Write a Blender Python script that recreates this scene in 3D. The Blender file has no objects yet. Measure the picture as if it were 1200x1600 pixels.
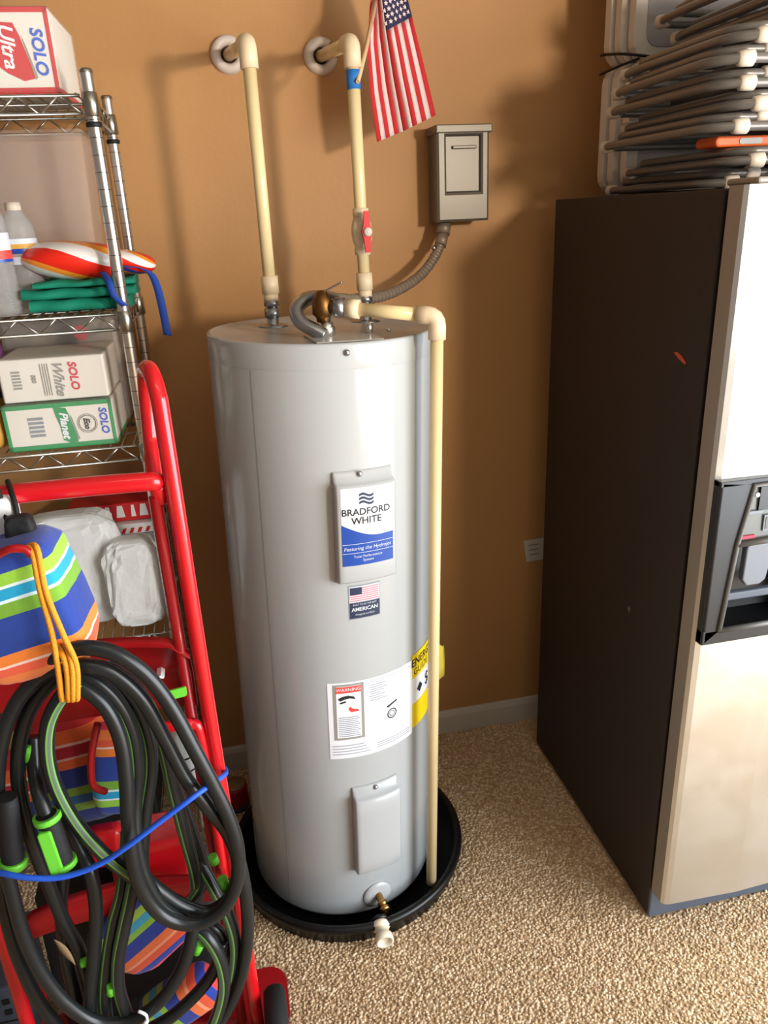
import bpy, math, random
from mathutils import Vector, Matrix
random.seed(7)
PI = math.pi
sc = bpy.context.scene
COL = sc.collection

# ------------------------------------------------------------------ camera
F = 1200.0                                   # focal length in px of a 1200x1600 frame
EYE = Vector((0, 0, 1.72))
_n = Vector((140, 3100, F)).normalized(); UPV = -_n
_p = Vector((-280, -453, F)); _p = (_p - _p.dot(UPV) * UPV).normalized()
_x = _p.cross(UPV)
RM = Matrix((_x, _p, UPV))                   # world = RM @ (right, down, forward)
cam_d = bpy.data.cameras.new('camera'); cam = bpy.data.objects.new('camera', cam_d); COL.objects.link(cam)
cam_d.sensor_width = 36; cam_d.lens = 27.0; cam_d.clip_start = .02
r_, d_, f_ = (RM @ Vector((1, 0, 0)), RM @ Vector((0, 1, 0)), RM @ Vector((0, 0, 1)))
mw = Matrix.Identity(4)
for i in range(3):
    mw[i][0] = r_[i]; mw[i][1] = -d_[i]; mw[i][2] = -f_[i]; mw[i][3] = EYE[i]
cam.matrix_world = mw
sc.camera = cam

def ray(u, v): return RM @ Vector((u - 600, v - 800, F))
def at(u, v, Y):                             # point of the photograph on the plane y = Y
    d = ray(u, v); return EYE + d * (Y / d.y)
def atx(u, v, X):
    d = ray(u, v); return EYE + d * (X / d.x)
def atz(u, v, Z):
    d = ray(u, v); return EYE + d * ((Z - EYE.z) / d.z)

# ------------------------------------------------------------------ light
sc.view_settings.view_transform = 'Standard'; sc.view_settings.look = 'None'
sc.view_settings.exposure = 0.0; sc.view_settings.gamma = 1.0
sc.view_settings.use_curve_mapping = False
W = bpy.data.worlds.new('world'); sc.world = W; W.use_nodes = True
W.node_tree.nodes['Background'].inputs[0].default_value = (.78, .89, 1, 1)
W.node_tree.nodes['Background'].inputs[1].default_value = 3.0

def area(name, loc, target, sx, sy, power, col):
    l = bpy.data.lights.new(name, 'AREA'); l.shape = 'RECTANGLE'; l.size = sx; l.size_y = sy
    l.energy = power; l.color = col
    o = bpy.data.objects.new(name, l); COL.objects.link(o); o.location = loc
    o.rotation_euler = (Vector(target) - Vector(loc)).to_track_quat('-Z', 'Y').to_euler()
    return o
RX0, RX1, RY0, WY, CZ = -2.3, 2.6, -4.2, 2.183, 2.75      # room: left, right, front, back wall, ceiling
area('door_daylight', (RX1 + .03, -1.25, 1.12), (0, -1.25, 1.0), 4.3, 2.0, 235, (.95, .975, 1.0))
_l = bpy.data.lights.new('lamp_light', 'SPOT'); _l.energy = 132; _l.color = (1.0, .86, .68); _l.spot_size = math.radians(104); _l.spot_blend = 1; _l.shadow_soft_size = .09
_o = bpy.data.objects.new('lamp_light', _l); COL.objects.link(_o); _o.location = (1.31, -.28, 1.97); _o.rotation_euler = (Vector((.25, 2.18, 2.45)) - _o.location).to_track_quat('-Z', 'Y').to_euler()
area('ceiling_lamp_light', (.25, .1, 2.66), (.25, .1, 0), 1.2, .3, 2, (1.0, .88, .70))

# ------------------------------------------------------------------ materials
def lin(c):
    return tuple(((v / 255) / 12.92 if v / 255 <= .04045 else ((v / 255 + .055) / 1.055) ** 2.4) for v in c) + (1,)
MATS = {}
def mat(name, rgb, rough=.5, metal=0, spec=.5, bump=0, bscale=200, vary=0, vscale=8, coat=0, trans=0, alpha=1, ior=1.45, sheen=0, stretch=None):
    m = bpy.data.materials.new(name); m.use_nodes = True
    nt = m.node_tree; b = nt.nodes['Principled BSDF']
    c = lin(rgb); b.inputs['Base Color'].default_value = c
    b.inputs['Roughness'].default_value = rough; b.inputs['Metallic'].default_value = metal
    b.inputs['Specular IOR Level'].default_value = spec; b.inputs['Coat Weight'].default_value = coat
    b.inputs['Coat Roughness'].default_value = .08
    b.inputs['Transmission Weight'].default_value = trans; b.inputs['Alpha'].default_value = alpha
    b.inputs['IOR'].default_value = ior; b.inputs['Sheen Weight'].default_value = sheen
    tc = nt.nodes.new('ShaderNodeTexCoord'); src = tc.outputs['Object']
    if stretch:
        mp = nt.nodes.new('ShaderNodeMapping'); mp.inputs['Scale'].default_value = stretch
        nt.links.new(src, mp.inputs[0]); src = mp.outputs[0]
    if vary:
        nz = nt.nodes.new('ShaderNodeTexNoise'); nz.inputs['Scale'].default_value = vscale; nz.inputs['Detail'].default_value = 6
        nt.links.new(src, nz.inputs['Vector'])
        rp = nt.nodes.new('ShaderNodeValToRGB')
        rp.color_ramp.elements[0].position = .3; rp.color_ramp.elements[1].position = .7
        rp.color_ramp.elements[0].color = tuple(x * (1 - vary) for x in c[:3]) + (1,)
        rp.color_ramp.elements[1].color = tuple(min(1, x * (1 + vary)) for x in c[:3]) + (1,)
        nt.links.new(nz.outputs['Fac'], rp.inputs[0]); nt.links.new(rp.outputs[0], b.inputs['Base Color'])
    if bump:
        n2 = nt.nodes.new('ShaderNodeTexNoise'); n2.inputs['Scale'].default_value = bscale; n2.inputs['Detail'].default_value = 4
        nt.links.new(src, n2.inputs['Vector'])
        bp = nt.nodes.new('ShaderNodeBump'); bp.inputs['Strength'].default_value = bump; bp.inputs['Distance'].default_value = .004
        nt.links.new(n2.outputs['Fac'], bp.inputs['Height']); nt.links.new(bp.outputs[0], b.inputs['Normal'])
    MATS[name] = m
    return m
def band_mat(name, stops, axis='Z', rough=.8, bump=.25):
    """stripes woven across a cloth: stops = [(pos 0..1, rgb)] along the generated axis"""
    m = mat(name, (255, 255, 255), rough, bump=bump, bscale=60, sheen=.2); nt = m.node_tree
    tc = nt.nodes.new('ShaderNodeTexCoord'); sp = nt.nodes.new('ShaderNodeSeparateXYZ')
    rp = nt.nodes.new('ShaderNodeValToRGB'); rp.color_ramp.interpolation = 'CONSTANT'
    nt.links.new(tc.outputs['Generated'], sp.inputs[0]); nt.links.new(sp.outputs[axis], rp.inputs[0])
    el = rp.color_ramp.elements
    while len(el) < len(stops): el.new(.5)
    for e, (p, c) in zip(el, stops): e.position = p; e.color = lin(c)
    nt.links.new(rp.outputs[0], nt.nodes['Principled BSDF'].inputs['Base Color'])
    return m

M = mat
M('wall_plain', (112, 108, 104), .8)
M('wall_paint', (188, 140, 88), .55, bump=.12, bscale=90, vary=.04, vscale=3)
M('white_paint', (205, 196, 184), .5)
M('ceiling_paint', (140, 134, 126), .9)
M('carpet_base', (202, 170, 130), .95, bump=.8, bscale=160, vary=.25, vscale=60)
M('jacket', (176, 180, 181), .2, coat=.35, bump=.015, bscale=6)
M('jacket_top', (172, 170, 168), .3, coat=.2)
M('panel_grey', (180, 183, 184), .3, coat=.2)
M('cpvc', (226, 206, 156), .32, coat=.2)
M('cpvc_fitting', (226, 205, 172), .4)
M('flange_plastic', (222, 210, 200), .4)
M('flange_dark', (70, 50, 32), .8)
M('chrome', (226, 224, 218), .3, metal=1)
M('groove', (60, 56, 50), .5, metal=.6)
M('shelf_wire', (170, 166, 156), .3, metal=1)
M('zinc', (170, 172, 174), .32, metal=1)
M('brass', (196, 150, 80), .28, metal=1)
M('bronze', (120, 84, 46), .45, metal=1)
M('conduit', (140, 126, 112), .45, metal=.3)
M('black_plastic', (20, 20, 21), .42, bump=.1, bscale=30)
M('pan_black', (14, 14, 14), .38)
M('pvc_white', (232, 222, 196), .35)
M('tape_blue', (40, 118, 196), .6)
M('valve_red', (200, 32, 32), .35)
M('disconnect_grey', (112, 106, 98), .38, metal=.25)
M('disconnect_recess', (90, 90, 90), .45, metal=.15)
M('fridge_side', (42, 32, 27), .55, bump=.25, bscale=500)
M('fridge_steel', (214, 213, 208), .34, metal=.85, vary=.03, vscale=5)
M('fridge_edge', (158, 148, 136), .45, metal=.3)
M('fridge_grille', (84, 92, 104), .5)
M('dispenser_dark', (38, 40, 44), .35)
M('dispenser_trim', (100, 100, 97), .4)
M('dispenser_well', (20, 21, 23), .3)
M('dispenser_panel', (92, 92, 86), .25, vary=.2, vscale=14)
M('paddle_grey', (118, 124, 132), .4)
M('tube_grey', (118, 113, 108), .34, metal=.35)
M('tube_bright', (206, 200, 192), .25, metal=.5)
M('cap_white', (206, 194, 178), .5)
M('seat_grey', (88, 80, 76), .7)
M('table_white', (214, 202, 188), .5, bump=.05, bscale=30)
M('table_grey', (158, 152, 150), .6, bump=.2, bscale=160)
M('orange_plastic', (226, 98, 38), .45)
M('cord_black', (18, 16, 15), .6)
M('red_paint', (206, 20, 30), .28, coat=.5)
M('red_deep', (164, 12, 20), .4, coat=.2)
M('rubber', (26, 26, 27), .75, bump=.3, bscale=80)
M('hose_black', (30, 33, 35), .3)
M('hose_green', (112, 166, 74), .4)
M('hose_grey', (92, 110, 98), .4)
M('lime', (112, 214, 62), .4)
M('cord_blue', (36, 92, 214), .5)
M('cord_orange', (242, 160, 38), .65, bump=.5, bscale=500)
M('strap_blue', (24, 62, 150), .75)
M('cloth_teal', (0, 124, 98), .8, bump=.4, bscale=40)
M('box_white', (232, 228, 218), .55)
M('box_red', (204, 40, 44), .5)
M('box_green', (24, 150, 84), .5)
M('ink_blue', (48, 96, 206), .5)
M('ink_red', (214, 44, 74), .5)
M('ink_grey', (150, 148, 140), .6)
M('ink_black', (36, 38, 42), .6)
M('ink_darkgreen', (16, 110, 60), .5)
M('label_white', (238, 240, 246), .35)
M('label_blue', (26, 72, 160), .35)
M('label_light', (206, 212, 222), .5)
M('label_navy', (38, 50, 78), .45)
M('label_grey', (140, 148, 156), .5)
M('label_red', (232, 74, 66), .5)
M('label_pink', (238, 128, 136), .5)
M('label_yellow', (246, 214, 20), .5)
M('sheet_yellow', (238, 212, 84), .6)
M('flag_red', (196, 32, 38), .8, sheen=.2)
M('flag_white', (226, 204, 204), .8, sheen=.2)
M('flag_blue', (40, 38, 74), .8, sheen=.2)
M('wood', (214, 176, 136), .6)
M('ball_white', (232, 228, 226), .3)
M('ball_red', (222, 38, 22), .3)
M('ball_orange', (240, 146, 44), .3)
M('ball_blue', (36, 60, 150), .3)
M('clear_plastic', (232, 220, 212), .08, trans=.5, ior=1.12, alpha=.26)
M('wrap_film', (250, 244, 240), .12, trans=.7, ior=1.1, alpha=.28)
M('bottle_clear', (226, 226, 224), .08, trans=.6, ior=1.18, alpha=.6)
M('frosted', (196, 206, 214), .3, trans=.35, ior=1.1, alpha=.85)
M('bag_film', (238, 242, 242), .16, trans=.2, ior=1.15, alpha=.93, bump=.5, bscale=60)
M('cup_white', (236, 230, 212), .35)
M('bag_grey', (176, 166, 156), .35, alpha=.9, bump=.4, bscale=30)
M('purple', (112, 62, 110), .8, bump=.8, bscale=60)
M('yellow_bag', (206, 158, 66), .5, bump=.4, bscale=40)
M('crate_grey', (74, 82, 98), .55)
M('can_red', (150, 18, 30), .4)
M('can_top', (150, 122, 92), .6)
M('paper', (206, 198, 188), .7)
M('mark_orange', (206, 84, 50), .5)
M('mark_grey', (110, 100, 96), .6)
M('leaf', (140, 118, 86), .8)
M('glove_black', (24, 24, 26), .7, bump=.3, bscale=60)
M('spray_white', (196, 206, 204), .35, vary=.12, vscale=20)
M('lamp_glow', (255, 236, 200), .5)
_e = MATS['lamp_glow'].node_tree.nodes['Principled BSDF']
_e.inputs['Emission Color'].default_value = (1, .86, .66, 1); _e.inputs['Emission Strength'].default_value = 2.0
BEACH = [(0, (214, 56, 84)), (.03, (240, 128, 60)), (.12, (238, 96, 62)), (.19, (246, 214, 200)), (.21, (242, 132, 48)), (.29, (30, 62, 150)),
         (.56, (118, 170, 50)), (.66, (214, 236, 240)), (.68, (26, 160, 206)), (.76, (222, 240, 240)), (.78, (150, 204, 62)), (.86, (36, 66, 156))]
band_mat('beach_stripes', BEACH)
band_mat('beach_stripes_flip', [(0, (24, 42, 110)), (.2, (118, 150, 50)), (.28, (40, 90, 140)), (.36, (120, 150, 48)), (.44, (26, 44, 120)), (.62, (224, 96, 44)),
         (.7, (226, 170, 160)), (.72, (176, 20, 40)), (.82, (230, 180, 170)), (.84, (222, 96, 40)), (.94, (190, 30, 36))])
band_mat('roll_stripes', [(0, (28, 50, 140)), (.14, (150, 180, 60)), (.24, (60, 150, 180)), (.34, (130, 170, 50)), (.42, (28, 50, 140)), (.6, (232, 110, 50)), (.7, (240, 150, 110)),
         (.74, (224, 80, 40)), (.84, (30, 60, 160)), (.94, (230, 60, 60))], axis='X')

# dirt on the steel door: a wear-shaped smudge low on the panel
def smudge():
    nt = MATS['fridge_steel'].node_tree; b = nt.nodes['Principled BSDF']
    tc = nt.nodes.new('ShaderNodeTexCoord'); nz = nt.nodes.new('ShaderNodeTexNoise')
    nz.inputs['Scale'].default_value = 7; nz.inputs['Detail'].default_value = 3
    rp = nt.nodes.new('ShaderNodeValToRGB'); rp.color_ramp.elements[0].position = .42; rp.color_ramp.elements[1].position = .56
    rp.color_ramp.elements[0].color = (.33,) * 3 + (1,); rp.color_ramp.elements[1].color = (.4,) * 3 + (1,)
    nt.links.new(tc.outputs['Object'], nz.inputs['Vector']); nt.links.new(nz.outputs['Fac'], rp.inputs[0]); nt.links.new(rp.outputs[0], b.inputs['Roughness'])
smudge()

# ------------------------------------------------------------------ mesh builder
def smooth_path(pts, n=6, closed=False):
    pts = [Vector(p) for p in pts]; out = []; N = len(pts)
    rng = range(N if closed else N - 1)
    for i in rng:
        if closed: a, b, c, d = pts[i - 1], pts[i], pts[(i + 1) % N], pts[(i + 2) % N]
        else: a, b, c, d = pts[max(i - 1, 0)], pts[i], pts[i + 1], pts[min(i + 2, N - 1)]
        for k in range(n):
            t = k / n
            out.append(.5 * ((2 * b) + (c - a) * t + (2 * a - 5 * b + 4 * c - d) * t * t + (3 * b - a - 3 * c + d) * t ** 3))
    if not closed: out.append(pts[-1])
    return out
class MB:
    def __init__(s): s.v = []; s.f = []; s.mi = []; s.sm = []; s.mats = []; s.cur = 0
    def use(s, name):
        if name not in s.mats: s.mats.append(name)
        s.cur = s.mats.index(name); return s
    def face(s, idx, smooth=False): s.f.append(tuple(idx)); s.mi.append(s.cur); s.sm.append(smooth)
    def poly(s, pts):
        b = len(s.v); s.v += [tuple(p) for p in pts]; s.face(range(b, b + len(pts))); return s
    def box(s, x0, x1, y0, y1, z0, z1, T=None):
        b = len(s.v)
        for x, y, z in ((x0, y0, z0), (x1, y0, z0), (x1, y1, z0), (x0, y1, z0), (x0, y0, z1), (x1, y0, z1), (x1, y1, z1), (x0, y1, z1)):
            p = Vector((x, y, z)); s.v.append(tuple(T @ p if T else p))
        for q in ((3, 2, 1, 0), (4, 5, 6, 7), (0, 1, 5, 4), (1, 2, 6, 5), (2, 3, 7, 6), (3, 0, 4, 7)): s.face([b + i for i in q])
        return s
    def grid(s, P, cu=False, cv=False, smooth=True):
        n, m = len(P), len(P[0]); b = len(s.v)
        for row in P: s.v += [tuple(p) for p in row]
        for i in range(n if cu else n - 1):
            for j in range(m if cv else m - 1):
                i2, j2 = (i + 1) % n, (j + 1) % m
                s.face((b + i * m + j, b + i2 * m + j, b + i2 * m + j2, b + i * m + j2), smooth)
        return s
    def tube(s, pts, r, seg=10, closed=False, caps=True, stripes=None, twist=0):
        pts = [Vector(p) for p in pts]; n = len(pts); R = r if isinstance(r, (list, tuple)) else [r] * n
        T = []
        for i in range(n):
            a = pts[i - 1] if (i or closed) else pts[0]; c = pts[(i + 1) % n] if (i < n - 1 or closed) else pts[-1]
            d = (c - a); T.append(d.normalized() if d.length > 1e-9 else Vector((0, 0, 1)))
        ref = Vector((0, -1, 0)) if abs(T[0].y) < .9 else Vector((1, 0, 0))
        nrm = (ref - ref.dot(T[0]) * T[0]).normalized(); b = len(s.v)
        for i in range(n):
            nrm = nrm - nrm.dot(T[i]) * T[i]
            nrm = nrm.normalized() if nrm.length > 1e-6 else T[i].orthogonal().normalized()
            bn = T[i].cross(nrm)
            for k in range(seg):
                a = 2 * PI * k / seg + twist * i
                s.v.append(tuple(pts[i] + R[i] * (math.cos(a) * nrm + math.sin(a) * bn)))
        base = s.cur
        for i in range(n if closed else n - 1):
            i2 = (i + 1) % n
            for k in range(seg):
                k2 = (k + 1) % seg
                if stripes: s.cur = stripes.get(k, base)
                s.face((b + i * seg + k, b + i * seg + k2, b + i2 * seg + k2, b + i2 * seg + k), True)
        s.cur = base
        if caps and not closed:
            s.face([b + k for k in range(seg)][::-1]); s.face([b + (n - 1) * seg + k for k in range(seg)])
        return s
    def lathe(s, prof, o=(0, 0, 0), ax=(0, 0, 1), seg=24, a0=0, a1=2 * PI):
        o = Vector(o); ax = Vector(ax).normalized(); u = ax.orthogonal().normalized() if abs(ax.z) < .99 else Vector((1, 0, 0)); w = ax.cross(u)
        full = abs(a1 - a0 - 2 * PI) < 1e-6; P = []
        for k in range(seg if full else seg + 1):
            a = a0 + (a1 - a0) * k / seg; d = u * math.cos(a) + w * math.sin(a)
            P.append([o + d * r + ax * h for r, h in prof])
        return s.grid(P, cu=full)
    def prism(s, poly, f0, f1):
        a = [f0(*p) for p in poly]; b2 = [f1(*p) for p in poly]; n = len(poly); b = len(s.v)
        s.v += [tuple(p) for p in a] + [tuple(p) for p in b2]
        s.face(range(b, b + n)); s.face(range(b + 2 * n - 1, b + n - 1, -1))
        for i in range(n): s.face((b + i, b + n + i, b + n + (i + 1) % n, b + (i + 1) % n))
        return s
    def text(s, body, size, f, align='CENTER', shear=0, bold=0):
        c = bpy.data.curves.new('t', 'FONT'); c.body = body; c.size = size; c.align_x = align; c.align_y = 'CENTER'; c.resolution_u = 3
        c.shear = shear; c.offset = bold
        o = bpy.data.objects.new('t', c); me = bpy.data.meshes.new_from_object(o)
        b = len(s.v); s.v += [tuple(f(v.co.x, v.co.y)) for v in me.vertices]
        for p in me.polygons: s.face([b + i for i in p.vertices])
        bpy.data.objects.remove(o); bpy.data.curves.remove(c); bpy.data.meshes.remove(me)
        return s
    def build(s, name, mats=None, parent=None, bevel=0, seg=2, sub=0, solid=0):
        me = bpy.data.meshes.new(name); me.from_pydata(s.v, [], s.f)
        for m in (s.mats or [mats]): me.materials.append(MATS[m])
        me.polygons.foreach_set('material_index', s.mi); me.polygons.foreach_set('use_smooth', s.sm); me.update()
        o = bpy.data.objects.new(name, me); COL.objects.link(o)
        if parent: o.parent = parent
        if solid:
            q = o.modifiers.new('thick', 'SOLIDIFY'); q.thickness = solid; q.offset = 0
        if bevel:
            q = o.modifiers.new('bevel', 'BEVEL'); q.width = bevel; q.segments = seg; q.limit_method = 'ANGLE'; q.angle_limit = .6
            q.harden_normals = False
        if sub:
            q = o.modifiers.new('sub', 'SUBSURF'); q.levels = sub; q.render_levels = sub
        return o
def tag(o, label, cat, group=None, kind=None):
    o['label'] = label; o['category'] = cat
    if group: o['group'] = group
    if kind: o['kind'] = kind
    return o
def thing(name, label, cat, loc=(0, 0, 0), rot=(0, 0, 0), group=None):
    o = bpy.data.objects.new(name, None); COL.objects.link(o); o.location = loc; o.rotation_euler = rot; o.empty_display_size = .05
    return tag(o, label, cat, group)
def struct(o): o['kind'] = 'structure'; return o
def rrect(x0, x1, y0, y1, r, n=4):
    out = []
    for cx, cy, a in ((x1 - r, y1 - r, 0), (x0 + r, y1 - r, 90), (x0 + r, y0 + r, 180), (x1 - r, y0 + r, 270)):
        for k in range(n + 1):
            t = math.radians(a + 90 * k / n); out.append((cx + r * math.cos(t), cy + r * math.sin(t)))
    return out
def kids(root, pts): return [Vector(p) - root.location for p in pts]

# ================================================================== SETTING
struct(MB().box(RX0, RX1, RY0, WY + .1, -.1, 0).build('floor', 'carpet_base'))
struct(MB().box(RX0 - .1, RX1 + .1, WY, WY + .1, -.1, CZ + .1).build('wall_back', 'wall_paint'))
struct(MB().box(RX0 - .1, RX0, RY0, WY, 0, CZ).build('wall_left', 'wall_plain'))
DY0, DY1, DZ = -3.45, .95, 2.15                           # garage door opening in the right wall
wr = MB()
wr.box(RX1, RX1 + .1, RY0, DY0, 0, CZ).box(RX1, RX1 + .1, DY1, WY, 0, CZ).box(RX1, RX1 + .1, DY0, DY1, DZ, CZ)
struct(wr.build('wall_right', 'wall_plain'))
struct(MB().box(RX0 - .1, RX1 + .1, RY0 - .1, RY0, 0, CZ).build('wall_front', 'wall_plain'))
struct(MB().box(RX0 - .1, RX1 + .1, RY0 - .1, WY, CZ, CZ + .1).build('ceiling', 'ceiling_paint'))
bb = MB(); prof = [(0, 0), (.014, 0), (.014, .068), (.009, .082), (.004, .088), (0, .088)]
bb.prism(prof, lambda d, z: Vector((RX0, WY - d, z)), lambda d, z: Vector((RX1, WY - d, z)))
struct(bb.build('baseboard_back', 'white_paint'))

HX, HY, FX, FYf, TX0, TX1 = .183, 1.739, .905, 1.312, -.520, -.098
# carpet pile: tufts too many to count, one object
def carpet():
    x0, x1, y0, y1, st = -.75, 1.95, .62, 2.165, .0072
    v = []; f = []; cols = []
    y = y0
    while y < y1:
        x = x0
        while x < x1:
            px, py = x + random.uniform(-.004, .004), y + random.uniform(-.004, .004)
            if (px - HX - .016) ** 2 + (py - HY) ** 2 < .30 ** 2 or (px > FX and py > FYf - .01) or (TX0 - .05 < px < TX1 + .08 and 1.22 < py < 1.40):
                x += st; continue
            a = random.uniform(0, PI); r = random.uniform(.0036, .0056); h = random.uniform(.0024, .0056)
            lx, ly = random.uniform(-.004, .004), random.uniform(-.004, .004)
            b = len(v)
            for k in range(5):
                t = a + 2 * PI * k / 5; v.append((px + r * math.cos(t), py + r * .8 * math.sin(t), .0005))
            for k in range(5):
                t = a + 2 * PI * k / 5; v.append((px + lx * .6 + r * .75 * math.cos(t), py + ly * .6 + r * .6 * math.sin(t), h * .75))
            v.append((px + lx, py + ly, h))
            for k in range(5):
                k2 = (k + 1) % 5
                f.append((b + k, b + k2, b + 5 + k2, b + 5 + k)); f.append((b + 5 + k, b + 5 + k2, b + 10))
            cols += [random.random()] * 10
            x += st
        y += st * .88
    me = bpy.data.meshes.new('carpet_pile'); me.from_pydata(v, [], f)
    at_ = me.attributes.new('yarn', 'FLOAT', 'FACE'); at_.data.foreach_set('value', cols)
    m = M('carpet_yarn', (190, 156, 116), .95, sheen=.3); nt = m.node_tree
    an = nt.nodes.new('ShaderNodeAttribute'); an.attribute_name = 'yarn'
    rp = nt.nodes.new('ShaderNodeValToRGB'); e = rp.color_ramp.elements
    e[0].position = 0; e[0].color = lin((178, 146, 108)); e[1].position = 1; e[1].color = lin((238, 216, 182))
    k = e.new(.5); k.color = lin((208, 178, 138))
    nt.links.new(an.outputs['Fac'], rp.inputs[0]); nt.links.new(rp.outputs[0], nt.nodes['Principled BSDF'].inputs['Base Color'])
    me.materials.append(m); me.polygons.foreach_set('use_smooth', [True] * len(f))
    o = bpy.data.objects.new('carpet_pile', me); COL.objects.link(o)
    tag(o, 'short tan speckled carpet pile covering the floor', 'carpet', kind='stuff')
carpet()

# ceiling lamp (outside the frame, gives the warm light from above)
t = thing('ceiling_lamp', 'white ceiling strip lamp glowing warm above the floor', 'lamp', (.25, .1, CZ))
MB().box(-.65, .65, -.1, .1, -.05, 0).build('lamp_housing', 'white_paint', t, bevel=.01)
MB().box(-.6, .6, -.08, .08, -.062, -.05).build('diffuser', 'lamp_glow', t)

# ================================================================== WATER HEATER
HX, HY, HR, HZ, TILT = .183, 1.739, .249, 1.492, .0286
BASE = .012
def heater_root(name, label, cat): return thing(name, label, cat, (HX, HY, BASE), (0, TILT, 0))
HM = Matrix.Translation((HX, HY, BASE)) @ Matrix.Rotation(TILT, 4, 'Y'); HMI = HM.inverted()
def cyl(th, z, r=HR):
    a = math.radians(th); return Vector((r * math.sin(a), -r * math.cos(a), z - BASE))
wh = heater_root('water_heater', 'tall grey electric tank water heater standing in a black pan', 'water heater')
jb = MB()
prof = [(0, .0), (HR - .012, .0), (HR - .003, .006), (HR, .016)] + [(HR, z) for z in (.3, .6, .9, 1.2)] + [(HR, HZ - BASE - .05)]
jb.use('jacket').lathe(prof, seg=96)
jb.build('tank_jacket', None, wh)
tb = MB().use('jacket')
tb.lathe([(HR + .0005, HZ - BASE - .052), (HR + .0012, HZ - BASE - .05), (HR + .0012, HZ - BASE - .006), (HR, HZ - BASE - .001), (HR - .006, HZ - BASE)], seg=96)
tb.use('jacket_top').lathe([(HR - .006, HZ - BASE), (HR - .012, HZ - BASE - .003), (0, HZ - BASE - .003)], seg=96)
tb.build('top_cap', None, wh)
sb = MB(); sb.grid([[cyl(-42.4 + d, z, HR + .0012) for z in (.03, HZ - .055)] for d in (0, .25, .5, .75)], smooth=True)
sb.build('jacket_seam', 'jacket', wh)
def screw(parent, th, z, r):
    a = math.radians(th); n = Vector((math.sin(a), -math.cos(a), 0)); o = cyl(th, z, r)
    b = MB(); b.lathe([(.0065, 0), (.0065, .002), (.004, .0045), (0, .005)], o, n, 12)
    u = Vector((math.cos(a), math.sin(a), 0))
    return b.build('screw', 'zinc', parent)
screw(wh, 3.6, 1.474, HR + .002)
def access_panel(name, th0, th1, z0, z1, dep, label=None):
    """curved cover: flat flange, steep sides, bulged face"""
    nu, nv = 21, 14; ins = 2.2; insz = .012
    us = [th0, th0 + .5, th0 + ins * .55] + [th0 + ins + (th1 - th0 - 2 * ins) * k / 12 for k in range(13)] + [th1 - ins * .55, th1 - .5, th1]
    ud = [0, .25, .9] + [1] * 13 + [.9, .25, 0]
    top = .03
    vs = [z0, z0 + .003, z0 + .008, z0 + insz] + [z0 + insz + (z1 - top - z0 - insz) * k / 6 for k in range(1, 7)] + [z1 - top + .006, z1 - top + .010, z1 - .004, z1]
    vd = [0, .3, .9, 1] + [1] * 6 + [.75, .3, .22, 0]
    P = [[cyl(u, z, HR + .001 + dep * min(a, b)) for z, b in zip(vs, vd)] for u, a in zip(us, ud)]
    o = MB().grid(P).build(name, 'panel_grey', wh)
    if label: o['label'] = label
    return o
up = access_panel('access_panel', -5.5, 25.0, .981, 1.232, .026, 'upper cover with the maker label')
screw(up, 7.5, 1.226, HR + .007)
lp = access_panel('access_panel', -1.5, 26.5, .168, .428, .026, 'plain lower cover')
screw(lp, 12, .42, HR + .007)
def patch(b, m, th0, th1, z0, z1, r, n=14):
    b.use(m).grid([[cyl(th0 + (th1 - th0) * k / n, z, r) for z in (z0, z1)] for k in range(n + 1)]); return b
def wrap(th, z, r): return lambda x, y: cyl(th + math.degrees(x / r), z + y, r)
# maker label on the upper panel
R1 = HR + .0276
lb = MB(); patch(lb, 'label_white', -2.3, 21.6, 1.03, 1.203, R1)
n = 16; lo = []; hi = []
for k in range(n + 1):
    s_ = k / n; th = -2.3 + 23.9 * s_
    w = 1.124 - .030 * math.sin(min(1, s_ / .75) * PI / 2) + .004 * max(0, s_ - .6)
    lo.append(cyl(th, 1.03, R1 + .0004)); hi.append(cyl(th, w, R1 + .0004))
lb.use('label_blue').grid([[a, b] for a, b in zip(lo, hi)])
lb.use('ink_black').text('BRADFORD', .0208, wrap(9, 1.150, R1 + .0005), bold=.0004)
lb.text('WHITE', .0215, wrap(9, 1.130, R1 + .0005), bold=.0004)
lb.use('label_navy')
for i in range(3):     # small waving emblem above the name
    q = []
    for k in range(7):
        x = -.016 + .032 * k / 6; q.append((x, .003 * math.sin(k * 1.05)))
    f2 = wrap(9, 1.184 - i * .0085, R1 + .0005)
    lb.grid([[f2(x, y), f2(x, y + .0055)] for x, y in q])
lb.use('label_light')
patch(lb, 'label_light', -2.2, 21.5, 1.0785, 1.0795, R1 + .0006); patch(lb, 'label_light', -2.2, 21.5, 1.058, 1.059, R1 + .0006)
lb.text('Featuring the Hydrojet', .0115, wrap(9.3, 1.0685, R1 + .0007), shear=.2)
lb.text('Total Performance', .0085, wrap(9.3, 1.050, R1 + .0007)); lb.text('System', .0085, wrap(9.3, 1.041, R1 + .0007))
lb.build('maker_label', None, up)
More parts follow.
